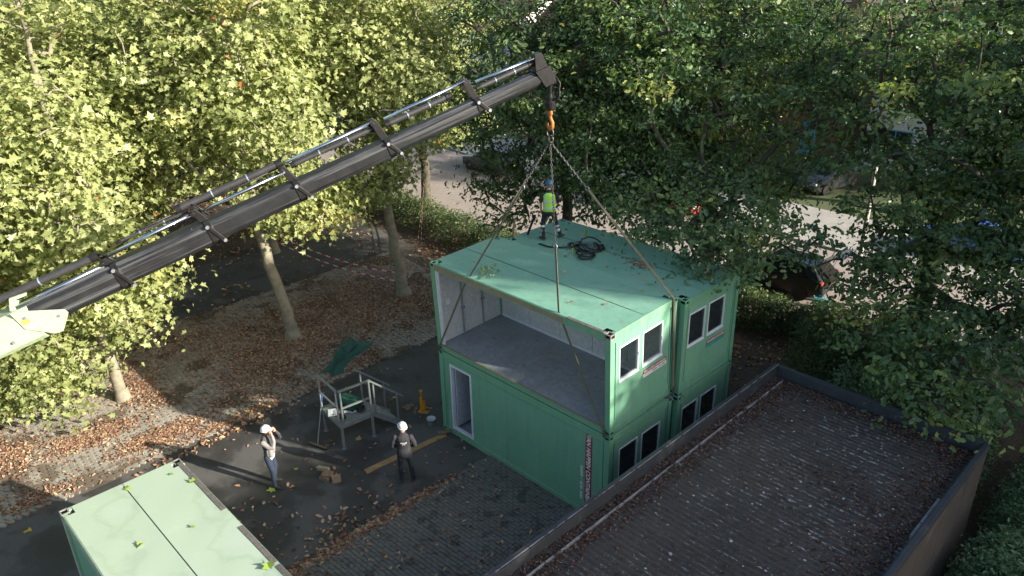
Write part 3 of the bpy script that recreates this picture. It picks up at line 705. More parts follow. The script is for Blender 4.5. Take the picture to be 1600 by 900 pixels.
# ------------------------------------------------------------------ crane boom
P0 = Vector((-1.13, -9.4, 6.45)); TIP = Vector((3.1, 1.2, 10.2)); ax = (TIP-P0).normalized()
upb = Vector((0, 0, 1)); upb = (upb-ax*upb.dot(ax)).normalized(); lat = upb.cross(ax)
cr = thing('loader_crane', 'long black telescopic crane boom with pale green base crossing the picture', 'crane')
cr.matrix_world = Matrix(((ax.x, lat.x, upb.x, P0.x), (ax.y, lat.y, upb.y, P0.y), (ax.z, lat.z, upb.z, P0.z), (0, 0, 0, 1)))
def sect(w_, h, s0, s1, top=0.0, ch=.10):
    c = .10
    return MB().prism([(-w_/2, top-c), (-w_/2+c*.9, top), (w_/2-c*.9, top), (w_/2, top-c), (w_/2, top-h+ch), (w_/2-ch, top-h), (-w_/2+ch, top-h), (-w_/2, top-h+ch)], s0, s1, 'x')
sect(.62, .72, -4.0, .62, .16).build('base_section', 'crane_green', cr, bevel=.012)
S = [(.50, 2.36, .52, .54), (2.2, 4.24, .48, .49), (4.0, 6.12, .44, .445), (5.9, 8.16, .40, .40), (8.0, 10.28, .36, .36), (10.1, 11.92, .32, .32)]
ZB = .19
for (s0, s1, w_, h) in S:
    sect(w_, h, s0, s1, ZB-.008*(S.index((s0, s1, w_, h)))).build('boom_section', 'boom', cr, bevel=.006)
# side wear bars and collars, bracket plates that carry the cylinders
for i, (s0, s1, w_, h) in enumerate(S):
    b = MB()
    if i < 5:
        b.prism([(-w_/2-.02, ZB-.10), (-w_/2+.08, ZB+.018), (w_/2-.08, ZB+.018), (w_/2+.02, ZB-.10), (w_/2+.02, ZB-h+.08), (w_/2-.1, ZB-h-.025), (-w_/2+.1, ZB-h-.025), (-w_/2-.02, ZB-h+.08)], s1-.14, s1-.02, 'x')
        hh = (.34, .50, .56, .66, .64)[i]
        for y in (-.12, .06):
            b.prism([(s1-.17, ZB), (s1-.02, ZB), (s1-.12, hh-.05), (s1-.15, hh), (s1-.25, hh), (s1-.25, hh-.1)], y, y+.035, 'y')
        b.tube([(s1-.23, -.2, hh-.07), (s1-.23, .2, hh-.07)], .045, 10)
        b.bar((s1-.10, -w_/2-.035, ZB-.06), (s1+.08, -w_/2-.035, ZB-h+.02), .02, .07, 0, (1, 0, 0))
    else:
        b.prism([(11.62, .18), (11.98, .18), (12.02, -.20), (11.75, -.22)], -w_/2-.02, w_/2+.02, 'y')
        b.prism([(11.64, .10), (11.96, .10), (11.90, .50), (11.74, .52)], -.12, .10, 'y')
    b.build('bracket' if i < 5 else 'boom_tip', 'blacksteel', cr, bevel=.006)
    if i < 5:
        for (dx, dz) in ((-.10, ZB-.08), (.08, ZB-h+.03)): MB().tube([(s1+dx, -w_/2-.075, dz), (s1+dx, -w_/2-.02, dz)], .035, 10).build('bolt', 'galv', cr)
cyl = [('cylinder_tube', 'tube', -1.2, 2.12, -.02, .42, .075), ('cylinder_tube', 'tube', 3.78, 5.98, .0, .60, .066), ('cylinder_tube', 'tube', 6.1, 8.0, .02, .46, .055), ('cylinder_tube', 'tube', 8.2, 9.72, .0, .43, .062), ('cylinder_tube', 'tube', 10.3, 11.7, .02, .33, .052),
       ('cylinder_tube', 'tube', 2.5, 3.95, .06, .47, .026)]
for (nm, m, a, c, y, z, r) in cyl:
    b = MB(); b.tube([(a, y, z), (c, y, z)], r, 14); b.build(nm, m, cr, smooth=False)
    for k in range(1, 3):
        s = a+(c-a)*k/3
        bb = MB(); bb.tube([(s-.012, y, z), (s+.012, y, z)], r*1.14, 14); bb.build('clamp_band', 'silver', cr)
    bb = MB(); bb.tube([(c-.12, y, z), (c, y, z)], r*1.25, 14); bb.build('end_gland', 'blacksteel', cr); MB().tube([(a, y, z), (a+.1, y, z)], r*1.2, 14).build('end_gland', 'blacksteel', cr)
for (a, c, y, z0, z1, r) in ((.46, 2.14, -.14, .19, .23, .045), (2.3, 3.98, -.12, .37, .42, .042), (4.2, 5.95, -.12, .40, .43, .038), (6.05, 7.95, -.10, .585, .605, .04), (8.2, 10.08, -.10, .575, .60, .036), (10.3, 11.7, -.09, .50, .44, .034)):
    b = MB(); b.tube([(a, y, z0), (c, y, z1)], r, 14); b.build('piston_rod', 'chrome', cr, smooth=True)
for (pts, r) in (([(2.2, .1, .30), (3.0, .12, .5), (3.9, .1, .52)], .02), ([(4.1, .1, .50), (5, .11, .47), (5.9, .1, .5)], .018), ([(5.9, .1, .62), (6.1, .0, .72), (6.3, .1, .60)], .015), ([(8.05, .1, .62), (8.25, .0, .74), (8.5, .1, .60)], .015), ([(10.2, .05, .66), (10.35, .0, .74), (10.5, .1, .55)], .015), ([(2.1, 0, .44), (2.25, -.1, .40), (2.35, -.12, .2)], .02), ([(4.0, 0, .62), (4.15, -.12, .55), (4.3, -.15, .25)], .018)):
    b = MB(); b.tube(pts, r, 7); b.build('hydraulic_hose', 'rubber', cr, smooth=True)
# pale green nose plate of the base section
b = MB()
for y in (-.34, .30): b.prism([(.35, .18), (.55, .13), (1.16, -.17), (1.18, -.26), (.92, -.54), (.78, -.52), (.40, -.2)], y, y+.035, 'y')
b.prism([(.40, .13), (.55, .27), (.50, .33), (.72, .32), (.74, .37), (.44, .40), (.32, .18)], -.16, -.10, 'y')
b.build('nose_plate', 'crane_green', cr, bevel=.006)
MB().box(-.55, -.12, -.3115, -.309, -.24, -.12).build('sticker', 'yellowsticker', cr); b = MB(); b.box(.42, .56, -.3415, -.34, -.12, -.02); b.build('sticker', 'yellowsticker', cr)
for (x, z) in ((.52, .0), (1.02, -.23), (.10, -.34)): MB().tube([(x, -.36, z), (x, -.30, z)], .03, 10).build('pin', 'galv', cr)
base = P0-ax*3.9; il = cr.matrix_world.inverted()
b = MB(); b.bar(il @ Vector((base.x, base.y, 0)), il @ Vector((base.x, base.y, base.z)), .6, .6, 0, tuple(lat)); b.build('column', 'crane_green', cr)

# ------------------------------------------------------------------ hook and slings
HX, HY = 3.1, 1.2
hk = thing('crane_hook', 'orange crane hook on a black swivel below the boom tip', 'crane hook', (HX, HY, 9.26)); hk.scale = (.8, .8, .95)
b = MB(); b.box(-.13, .13, -.10, .10, .72, 1.02); b.tube([(-.16, 0, .86), (.16, 0, .86)], .07, 10); b.tube([(0, 0, .72), (0, 0, .45)], .075, 10); b.build('link_block', 'blacksteel', hk, bevel=.01)
b = MB(); b.lathe([(.10, .12), (.16, .16), (.17, .30), (.13, .34), (.13, .42), (.08, .5)], 14); b.build('rotator', 'blacksteel', hk)
b = MB(); b.torus(.13, .022, Matrix.Translation((.17, .06, .5)) @ Matrix.Rotation(R(70), 4, 'X'), 14, 6); b.tube([(.1, .05, .95), (.28, .1, .75), (.24, .08, .4), (.12, .05, .26)], .018, 6); b.build('hose_loop', 'rubber', hk, smooth=True)
b = MB(); b.tube([(0, 0, .14), (0, 0, -.02)], [.06, .045], 10); b.sphere((0, 0, .05), (.085, .06, .085)); 
b.tube([(0, 0, 0), (.02, .0, -.09), (.085, .0, -.17), (.08, .0, -.27), (0, .0, -.33), (-.085, .0, -.29), (-.10, .0, -.19)], [.045, .05, .055, .06, .055, .04, .02], 10); b.build('hook', 'orange', hk, smooth=True)
ml = MB(); ml.torus(.12, .02, Matrix.Translation((0, 0, -.42)) @ Matrix.Rotation(R(90), 4, 'X') @ Matrix.Rotation(R(0), 4, 'Z'), 16, 6)
for a in (0, 90): ml.torus(.09, .017, Matrix.Translation((.03*math.cos(R(a)), .03*math.sin(R(a)), -.58)) @ Matrix.Rotation(R(a), 4, 'Z') @ Matrix.Rotation(R(90), 4, 'X'), 14, 6)
ml.build('master_link', 'chain', hk, smooth=True)
def chain_mesh(a, b_):
    a = Vector(a); b_ = Vector(b_); d = b_-a; L = d.length; d.normalize(); n = int(L/.062); m = MB()
    base_ = d.to_track_quat('X', 'Z').to_matrix().to_4x4()
    for i in range(n):
        p = a+d*(L*(i+.5)/n); T = Matrix.Translation(p) @ base_ @ Matrix.Rotation(R(90*(i % 2)), 4, 'X') @ Matrix.Scale(1.75, 4, (1, 0, 0))
        m.torus(.021, .0075, T, 8, 4)
    return m
htop = Vector((HX, HY, 8.66))
def sling(label, chain_to, pts, side, wd=.055):
    t = thing('lifting_sling', label, 'lifting sling', tuple(htop), 0, 'slings holding the upper container')
    il = Matrix.Translation(-htop); f = lambda p: tuple(Vector(p)-htop)
    ch = chain_mesh(f(htop), f(chain_to)); ch.build('chain', 'chain', t)
    s = MB(); c = Vector(chain_to)-htop; 
    s.torus(.05, .014, Matrix.Translation(c) @ Matrix.Rotation(R(90), 4, 'X'), 12, 6); s.build('shackle', 'galv', t, smooth=True)
    st = MB(); st.strap([f(chain_to)]+[f(p) for p in pts], wd, .012, side); st.build('webbing_strap', 'sling', t)
    e = MB(); p = Vector(pts[-1])-htop; e.tube([p+Vector((0, 0, .08)), p, p+Vector((0, .0, -.08))], .03, 8); e.build('corner_hook', 'chain', t)
zt = lambda y: 2.63+HZ*math.cos(R(2.3))+y*math.sin(R(2.3))+.025
def lerp(a, b_, t): return tuple(Vector(a).lerp(Vector(b_), t))
e1 = (1.52, -.012, zt(0)); e2 = (4.50, -.012, zt(0)); e3 = (LX+.01, 2.16, zt(2.16)); e4 = (-.02, 2.1, zt(2.1))
sling('olive sling from the hook over the front roof edge to the left corner', lerp(htop, e1, .32), [e1, (1.35, -.035, zt(0)-.22), (.10, -.05, 2.70)], (.9, 0, .3))
sling('olive sling with long chain over the middle of the open front to the right corner', lerp(htop, e2, .62), [e2, (4.58, -.03, zt(0)-.12), (LX-.12, -.06, 2.70)], (.9, 0, .3))
sling('olive sling running down the windowed end beside the rear container', lerp(htop, e3, .30), [e3, (LX+.03, 2.17, zt(2.1)-.2), (LX+.06, 2.33, 2.86)], (0, 1, 0), .075)
sling('olive sling disappearing over the far left roof corner', lerp(htop, e4, .32), [e4, (-.05, 2.15, zt(2.1)-.3), (-.06, 2.35, 2.86)], (0, 1, 0))
# ------------------------------------------------------------------ people
def nearest_tag(P, caps):
    best = np.full(len(P), 1e9); tagi = np.zeros(len(P), int)
    for k, (a, b, ra, rb, tg) in enumerate(caps):
        a = np.array(a, float); b = np.array(b, float); d = b-a; L = d@d+1e-9
        t = np.clip(((P-a)@d)/L, 0, 1); q_ = np.linalg.norm(P-(a+t[:, None]*d), axis=1)-(ra*(1-t)+rb*t)
        m = q_ < best; best[m] = q_[m]; tagi[m] = tg
    return tagi
class Body:
    def __init__(s, mats): s.mb = MB(); s.caps = []; s.mats = mats
    def limb(s, pts, rs, tg, flat=1.0, upv=(0, 1, 0), n=14):
        s.mb.tube(pts, rs, n, 0, True, flat, upv)
        for i in range(len(pts)): s.mb.sphere(pts[i], (rs[i], rs[i], rs[i]) if flat == 1.0 else (rs[i], rs[i]*flat, rs[i]*flat), 12, 8)
        for i in range(len(pts)-1): s.caps.append((pts[i], pts[i+1], rs[i]*(1+flat)/2, rs[i+1]*(1+flat)/2, s.mats.index(tg)))
    def blob(s, c, r, tg, T=None):
        s.mb.sphere((0, 0, 0), r, 14, 10, 0, (T or Matrix()) @ Matrix.Translation(c)) if T else s.mb.sphere(c, r, 14, 10)
        cc = tuple((T @ Vector(c))) if T else c; m = (min(r)+max(r))/2; s.caps.append((cc, cc, m, m, s.mats.index(tg)))
    def hand(s, wrist, d, nrm, side, curl=.5, tg='skin'):
        d = Vector(d).normalized(); nrm = Vector(nrm); nrm = (nrm-d*nrm.dot(d)).normalized(); sd = d.cross(nrm).normalized()*side; w_ = Vector(wrist)
        s.limb([w_, w_+d*.045, w_+d*.085], [.028, .036, .036], tg, .5, tuple(nrm), 10)
        for i, L in enumerate((.072, .082, .077, .060)):
            o = w_+d*.088+sd*(.027-.018*i); p1 = o+(d*math.cos(curl*.5)+nrm*math.sin(curl*.5))*L*.5; p2 = p1+(d*math.cos(curl*1.5)+nrm*math.sin(curl*1.5))*L*.5
            s.limb([o, p1, p2], [.0095, .009, .0075], tg, 1.0, tuple(nrm), 7)
        o = w_+d*.03+sd*.03; p1 = o+(d*.6+sd*.6+nrm*.3).normalized()*.036; p2 = p1+(d*.9+sd*.15+nrm*.3).normalized()*.032
        s.limb([o, p1, p2], [.013, .011, .0085], tg, 1.0, tuple(nrm), 7)
    def head(s, c, yaw, pitch, hair=None):
        T = Matrix.Translation(c) @ Matrix.Rotation(yaw, 4, 'Z') @ Matrix.Rotation(pitch, 4, 'X'); s.HT = T
        s.blob((0, -.005, .02), (.076, .096, .100), 'skin', T); s.blob((0, .025, -.045), (.058, .068, .068), 'skin', T); s.blob((0, .055, -.085), (.032, .028, .026), 'skin', T)
        s.blob((0, .100, -.012), (.013, .018, .018), 'skin', T); s.blob((0, .092, .012), (.010, .012, .024), 'skin', T); s.blob((0, .082, .035), (.05, .014, .010), 'skin', T)
        s.blob((0, .082, -.056), (.026, .012, .008), 'skin', T); s.blob((0, .080, -.068), (.022, .012, .007), 'skin', T)
        for x in (-1, 1): s.blob((x*.079, -.005, -.005), (.010, .022, .030), 'skin', T)
        if hair: s.blob((0, -.022, .025), (.079, .088, .095), hair, T)
    def finish(s, parent, vox=.0085):
        o = s.mb.build('tmp_body', 'skin'); md = o.modifiers.new('r', 'REMESH'); md.mode = 'VOXEL'; md.voxel_size = vox
        sm = o.modifiers.new('s', 'SMOOTH'); sm.factor = .45; sm.iterations = 3
        dg = bpy.context.evaluated_depsgraph_get(); dg.update(); me = bpy.data.meshes.new_from_object(o.evaluated_get(dg)); bpy.data.objects.remove(o)
        me.name = 'body'; me.materials.clear()
        for m in s.mats: me.materials.append(mt[m])
        n = len(me.polygons); a = np.empty(n*3, np.float32); me.polygons.foreach_get('center', a)
        me.polygons.foreach_set('material_index', nearest_tag(a.reshape(-1, 3), s.caps).astype(np.int32)); me.polygons.foreach_set('use_smooth', np.ones(n, bool)); me.update()
        return link('body', me, parent)
def helmet(parent, T, mat, tilt=0):
    h = MB(); M_ = T @ Matrix.Translation((0, -.005, .045)) @ Matrix.Rotation(tilt, 4, 'X') @ Matrix.Scale(1.2, 4, (0, 1, 0))
    h.lathe([(.107, -.012), (.108, .01), (.104, .045), (.088, .085), (.058, .112), (.02, .122), (.001, .123)], 24, 0, M_)
    for x in (-.028, 0, .028): h.tube([(x, -.085, .06), (x, -.05, .108), (x, 0, .128), (x, .05, .108), (x, .085, .06)], .009, 6, 0, True, 1, (1, 0, 0)) if False else h.add(*(lambda m_: (m_.v, m_.f))(MB().tube([(x, -.088, .055), (x, -.055, .098), (x, 0, .124), (x, .055, .098), (x, .088, .055)], .009, 6, 0, True, 1, (1, 0, 0))), 0, M_)
    o = h.build('helmet', mat, parent, smooth=True)
    p = MB(); p.prism([(.09*math.cos(a), .075+.075*math.sin(a)) for a in [math.pi*k/10 for k in range(11)]], -.016, -.006, 'z', 0, M_)
    p.lathe([(.110, -.016), (.118, -.014), (.118, -.006), (.110, -.004)], 24, 0, M_); p.build('brim', mat, o, smooth=False)
    e = MB(); 
    for x in (-1, 1): e.sphere((x*.031, .083, .018), .011, 8, 6, 0, T)
    e.build('eyes', 'blackprint', parent, smooth=True)
def shoes(b, ank, toe_dir, tg):
    d = Vector(toe_dir).normalized(); a = Vector(ank); g = Vector((a.x, a.y, a.z-.075))
    b.limb([a+Vector((0, 0, .05)), a], [.052, .05], tg); b.limb([g-d*.055+Vector((0, 0, .04)), g+d*.06+Vector((0, 0, .04)), g+d*.16+Vector((0, 0, .032))], [.042, .046, .036], tg, .82, (0, 0, 1))
def leg(b, hip, knee, ank, tg, toe, boot, r=(.098, .075, .058, .062, .054)):
    hip, knee, ank = Vector(hip), Vector(knee), Vector(ank)
    b.limb([hip, hip.lerp(knee, .5), knee, knee.lerp(ank, .35), ank+Vector((0, 0, .03))], [r[0], r[1]+.01, r[1]-.006, r[3], r[4]], tg); shoes(b, ank, toe, boot)
PR = lambda rz: rz
# man with raised hands by the pale container
t = thing('person', 'man in white helmet and grey jacket, both hands raised to his face', 'person', (-1.21, -4.74, .012), R(41)-R(90))
b = Body(['skin', 'jacketdark', 'jacketlight', 'jeans', 'boot', 'white', 'hairgrey'])
leg(b, (-.095, 0, .93), (-.11, .05, .50), (-.12, -.02, .085), 'jeans', (-.15, 1, 0), 'boot'); leg(b, (.095, .0, .93), (.13, .09, .50), (.17, .10, .085), 'jeans', (.2, 1, 0), 'boot')
b.limb([(0, 0, .86), (0, 0, .93)], [.165, .165], 'jeans', .72)
b.limb([(0, .01, .925), (0, .015, .955)], [.178, .178], 'white', .78)
b.limb([(0, .015, .965), (0, .035, 1.10), (0, .02, 1.25), (0, -.005, 1.37), (0, -.02, 1.45)], [.178, .178, .182, .19, .14], 'jacketdark', .72)
b.blob((0, .10, 1.10), (.12, .09, .15), 'jacketlight'); b.limb([(.10, .11, 1.0), (.11, .11, 1.30)], [.07, .065], 'jacketlight')
b.limb([(0, -.02, 1.46), (0, .0, 1.55)], [.058, .055], 'jacketdark')
for s in (-1, 1):
    b.limb([(s*.185, -.01, 1.41), (s*.235, .15, 1.32), (s*.225, .26, 1.32)], [.070, .060, .053], 'jacketdark' if s < 0 else 'jacketlight'); b.limb([(s*.225, .26, 1.32), (s*.165, .275, 1.46), (s*.115, .235, 1.58)], [.053, .046, .038], 'jacketdark' if s < 0 else 'jacketlight')
    b.hand((s*.118, .23, 1.59), (-s*.30, -.20, .95), (0, -1, -.1), -s, .6)
b.head((0, .045, 1.66), R(8), R(8), 'hairgrey'); b.finish(t); helmet(t, b.HT, 'helmet', R(-4))
# man seen from behind by the plank
t = thing('person', 'man in dark sweater and white helmet seen from behind beside the plank', 'person', (1.21, -2.24, .012), R(138)-R(90))
b = Body(['skin', 'sweater', 'navy', 'boot', 'hairgrey'])
leg(b, (-.10, 0, .93), (-.125, .04, .50), (-.13, -.03, .085), 'navy', (-.25, 1, 0), 'boot'); leg(b, (.10, 0, .93), (.14, .035, .50), (.17, .0, .085), 'navy', (.45, 1, 0), 'boot')
b.limb([(0, 0, .86), (0, 0, .97)], [.172, .170], 'navy', .72)
b.limb([(0, .0, .975), (0, .01, 1.10), (0, .0, 1.26), (0, -.02, 1.38), (0, -.02, 1.46)], [.185, .178, .192, .198, .13], 'sweater', .68)
b.limb([(0, -.02, 1.46), (0, .01, 1.56)], [.06, .056], 'skin')
for s in (-1, 1):
    b.limb([(s*.195, -.02, 1.41), (s*.265, -.03, 1.27), (s*.29, .0, 1.13)], [.074, .062, .054], 'sweater'); b.limb([(s*.29, .0, 1.13), (s*.26, .10, 1.05), (s*.20, .17, 1.02)], [.054, .047, .038], 'sweater')
    b.hand((s*.195, .175, 1.02), (-s*.85, .35, -.1), (0, -.6, .4), s, .9)
b.head((0, .03, 1.66), R(35), R(14), 'hairgrey'); b.finish(t); helmet(t, b.HT, 'helmet', R(-4))
p = MB()
for (x0, x1, z) in ((-.055, .075, 1.305), (-.015, .06, 1.265)):
    x = x0
    while x < x1: w_ = rnd.uniform(.008, .018); p.box(x, x+w_, -.170, -.150, z, z+.016); x += w_+.006
p.sphere((.088, -.152, 1.315), (.015, .012, .02), 8, 6); p.build('back_print', 'white', t)
# worker on the roof
t = thing('person', 'worker in yellow hi-vis vest and blue helmet standing on the container roof', 'person', (1.12, 3.30, 5.195), R(128)-R(90)); t.scale = (.95, .95, .95)
b = Body(['skin', 'black', 'navy', 'reflect', 'boot', 'hairgrey'])
leg(b, (-.095, .02, .92), (-.20, .14, .52), (-.17, .0, .085), 'navy', (-.9, .7, 0), 'boot'); leg(b, (.095, 0, .92), (.17, .12, .54), (.30, .16, .11), 'navy', (.7, .8, 0), 'boot')
for (k, a) in (((-.20, .14, .52), (-.17, .0, .085)), ((.17, .12, .54), (.30, .16, .11))):
    k, a = Vector(k), Vector(a)
    for f in (.28, .58): b.limb([k.lerp(a, f-.06), k.lerp(a, f+.06)], [.0665-.008*f, .066-.008*f], 'reflect')
b.limb([(0, 0, .85), (0, 0, .98)], [.165, .165], 'navy', .72)
b.limb([(0, .0, .98), (0, .01, 1.12), (0, .0, 1.26), (0, -.02, 1.38), (0, -.02, 1.45)], [.165, .16, .175, .185, .12], 'black', .66)
b.limb([(0, -.02, 1.46), (-.01, .01, 1.56)], [.055, .053], 'skin')
b.limb([(-.19, -.02, 1.40), (-.235, -.03, 1.26), (-.245, -.03, 1.20)], [.07, .062, .06], 'black'); b.limb([(-.245, -.03, 1.20), (-.25, -.01, 1.12), (-.25, .06, .90)], [.043, .042, .03], 'skin'); b.hand((-.25, .065, .89), (0, .2, -1), (1, .2, 0), -1, .5)
b.limb([(.19, -.02, 1.40), (.24, .02, 1.26), (.25, .05, 1.19)], [.07, .062, .06], 'black'); b.limb([(.25, .05, 1.19), (.245, .10, 1.12), (.17, .28, 1.06)], [.043, .042, .03], 'skin'); b.hand((.165, .285, 1.06), (-.4, 1, -.1), (-1, 0, .2), 1, .7)
b.head((-.01, .03, 1.655), R(25), R(-6), 'hairgrey'); b.finish(t); helmet(t, b.HT, 'bluehelmet', R(-4))
v = MB(); prof = [(.90, .192, .135, 0), (.965, .186, .13, 0), (.97, .187, .131, 1), (1.03, .186, .13, 1), (1.035, .186, .13, 0), (1.17, .190, .132, 0), (1.175, .191, .133, 1), (1.235, .196, .136, 1), (1.24, .196, .136, 0), (1.36, .198, .132, 0), (1.42, .180, .115, 0), (1.465, .125, .09, 0)]
n = 28; vs = []
for (z, rx, ry, m) in prof:
    for j in range(n): a = 2*math.pi*j/n; vs.append((rx*math.cos(a), -.005+ry*math.sin(a)-(.015 if z > 1.3 else 0), z+.006*math.sin(3*a)))
for i in range(len(prof)-1):
    for j in range(n):
        a = 2*math.pi*(j+.5)/n
        if 1.23 < prof[i][0] < 1.42 and abs(math.sin(a)) < .42: continue     # arm holes
        v.f.append([i*n+j, i*n+(j+1) % n, (i+1)*n+(j+1) % n, (i+1)*n+j]); v.m.append(1 if prof[i][3] and prof[i+1][3] else (1 if abs(math.cos(a)) > .42 and abs(math.cos(a)) < .64 and prof[i][0] > 1.03 else 0))
v.v = vs; o = v.build('vest', ['hiviz', 'reflect'], t, smooth=True); sm = o.modifiers.new('solid', 'SOLIDIFY'); sm.thickness = .008

# ------------------------------------------------------------------ platform with steps, and the things around it
pf = thing('access_platform', 'grey steel platform on four legs with handrails and a short stair', 'platform', (-1.17, -2.62, .012), R(174))
def P_(u, vv, z): return (u, -vv, z)
UW, VW, DZ = 1.20, 1.0, .80
for (u, vv) in ((.03, .03), (UW-.03, .03), (.03, VW-.03), (UW-.03, VW-.03)):
    b = MB(); b.tube([P_(u, vv, .0), P_(u, vv, DZ-.10)], .042, 10); b.tube([P_(u, vv, 0), P_(u, vv, .015)], .07, 10); b.build('leg', 'galv', pf)
b = MB()
for (a, c) in (((0, 0), (UW, 0)), ((0, VW), (UW, VW)), ((0, 0), (0, VW)), ((UW, 0), (UW, VW))): b.bar(P_(*a, DZ-.06), P_(*c, DZ-.06), .04, .11)
b.build('deck_frame', 'galv', pf)
for i in range(12):
    b = MB(); u = .03+i*(UW-.06)/12; b.box(u, u+(UW-.06)/12-.012, -(VW-.02), -.02, DZ-.022, DZ); b.build('deck_slat', 'galv', pf)
def rail(p, q_, z0, z1, mid=True):
    a = Vector(P_(*p, 0)); c = Vector(P_(*q_, 0))
    for x in (a, c):
        b = MB(); b.bar((x.x, x.y, z0), (x.x, x.y, z1), .045, .045, 0, (1, 0, 0)); b.build('post', 'galv', pf)
    d = (c-a).normalized()*.05
    b = MB(); b.bar((a.x-d.x, a.y-d.y, z1), (c.x+d.x, c.y+d.y, z1), .05, .05); b.build('handrail', 'galv', pf)
    if mid:
        b = MB(); b.bar((a.x, a.y, (z0+z1)/2+.03), (c.x, c.y, (z0+z1)/2+.03), .04, .05); b.build('mid_rail', 'galv', pf)
rail((.10, .0), (UW-.02, .0), DZ-.1, 1.86); rail((.0, .08), (.0, VW-.05), DZ-.1, 1.86)
# stair going down from the far edge
for u in (.02, .78):
    b = MB(); b.prism([(-VW, DZ-.13), (-VW, DZ), (-(VW+.06), DZ), (-(VW+.95), .10), (-(VW+.95), .0), (-(VW+.80), .0)], u, u+.04, 'x'); b.build('stringer', 'galv', pf)
    for (vv, z0) in ((VW+.10, .66), (VW+.80, .10)):
        b = MB(); b.bar(P_(u+.02, vv, z0), P_(u+.02, vv, z0+1.0), .04, .04, 0, (1, 0, 0)); b.build('post', 'galv', pf)
    b = MB(); b.bar(P_(u+.02, VW-.05, 1.86), P_(u+.02, VW+1.0, .92), .045, .045); b.build('handrail', 'galv', pf)
for k in range(3):
    b = MB(); z = .62-k*.2; vv = VW+.10+k*.23; b.box(.06, .78, -(vv+.22), -vv, z-.03, z); b.build('tread', 'galv', pf)
def folded(name, label, loc, rz, sx, sy, layers, h, mat, cat, seed):
    r = np.random.default_rng(seed); m = MB(); z = 0
    for k in range(layers):
        nx, ny = 9, 7; vs = []; ox, oy = r.normal()*.02, r.normal()*.02; s = 1-.04*k+r.normal()*.02
        for zz in (0, 1):
            for i in range(nx+1):
                for j in range(ny+1):
                    x = (i/nx-.5)*sx*s+ox; y = (j/ny-.5)*sy*s+oy; e = min(i, nx-i, j, ny-j)
                    vs.append((x, y, z+h*(zz if e else .5)*(1 if not zz else .8+.35*math.sin(i*1.1+k)*math.cos(j*.9))))
        N_ = (nx+1)*(ny+1); fs = [(N_*0+i*(ny+1)+j, (i+1)*(ny+1)+j, (i+1)*(ny+1)+j+1, i*(ny+1)+j+1) for i in range(nx) for j in range(ny)]
        fs2 = [tuple(N_+q_ for q_ in f) for f in fs]; m.add(vs, fs+fs2); z += h
    o = m.build(name, mat, None, smooth=True, label=label, cat=cat); o.location = loc; o.rotation_euler = (0, 0, rz); return o
folded('folded_tarpaulin', 'green tarpaulin folded in a thick pile on the platform deck', (-1.86, -1.90, .825), R(20), .68, .52, 4, .06, 'tarp', 'tarpaulin', 4)
# loose tarp on the leaves
r_ = np.random.default_rng(8); m = MB(); nx, ny = 22, 12; vs = []
A_, B_ = Vector((-6.25, 1.3, 0)), Vector((-4.95, -.65, 0)); d = (B_-A_); L = d.length; d.normalize(); pn = Vector((-d.y, d.x, 0))
ph = r_.random(8)*6
for i in range(nx+1):
    for j in range(ny+1):
        u = i/nx; v_ = j/ny-.5; wd = .62*(1-.35*u)+.12*math.sin(5*u+1)+.25*max(0, u-.8)*3
        p = A_+d*(L*u*(1+.04*math.sin(9*v_)))+pn*(v_*wd*2*.8)
        e = min(1, 6*min(u, 1-u))*min(1, 5*(.5-abs(v_)))
        z = .07+e*(.10+.11*max(0, math.sin(7*v_+3*u+ph[0]))+.07*math.sin(13*u+5*v_+ph[1])*math.cos(11*v_)+.10*(abs(v_+.15-.3*u) < .08))
        vs.append((p.x+.03*math.sin(8*v_+ph[2]), p.y, max(.06, z)))
m.add(vs, [(i*(ny+1)+j, (i+1)*(ny+1)+j, (i+1)*(ny+1)+j+1, i*(ny+1)+j+1) for i in range(nx) for j in range(ny)])
m.build('loose_tarpaulin', 'tarp', None, label='crumpled dark green tarpaulin lying on the leaf covered paving', cat='tarpaulin')
for (x, y, rz, lb, g) in ((-1.86, -2.44, R(150), 'white sheet of paper with printed lines near the left rail of the platform', 1), (-1.60, -2.02, R(60), 'crumpled white paper sheet in the middle of the platform deck', 0)):
    t = thing('paper_sheet', lb, 'paper', (x, y, .826), rz, 'papers on the platform')
    m = MB(); nx = 6; vs = [(-.19+.38*i/nx, -.13+.26*j/nx, .004+.018*math.sin(i*1.2+j*.8)*(1 if g == 0 else .3)+.01) for i in range(nx+1) for j in range(nx+1)]
    m.add(vs, [(i*(nx+1)+j, (i+1)*(nx+1)+j, (i+1)*(nx+1)+j+1, i*(nx+1)+j+1) for i in range(nx) for j in range(nx)]); m.build('sheet', 'paper', t, smooth=True)
    if g:
        m = MB(); m.box(-.15, -.10, -.09, -.05, .02, .024); m.box(-.15, -.10, -.03, .01, .02, .024); m.box(-.06, .14, -.08, -.07, .02, .024); m.box(-.06, .10, -.04, -.03, .02, .024); m.build('print', 'blackprint', t)
def tangle(name, label, cat, loc, rx, ry, h, n, rad, mat, seed, loops=3):
    r = random.Random(seed); m = MB()
    for k in range(loops):
        ph = r.uniform(0, 6); cx, cy = r.uniform(-.35, .35)*rx, r.uniform(-.35, .35)*ry; a, b_ = r.uniform(.5, .8)*rx, r.uniform(.5, .8)*ry; lift = r.uniform(.2, 1)*h
        pts = [(cx+a*math.cos(t_*2*math.pi/n+ph)*(1+.1*math.sin(3*t_)), cy+b_*math.sin(t_*2*math.pi/n+ph), rad+.004+lift*max(0, math.sin(2*math.pi*t_/n+k))**2) for t_ in range(n+2)]
        m.tube(pts, rad, 7)
    return m
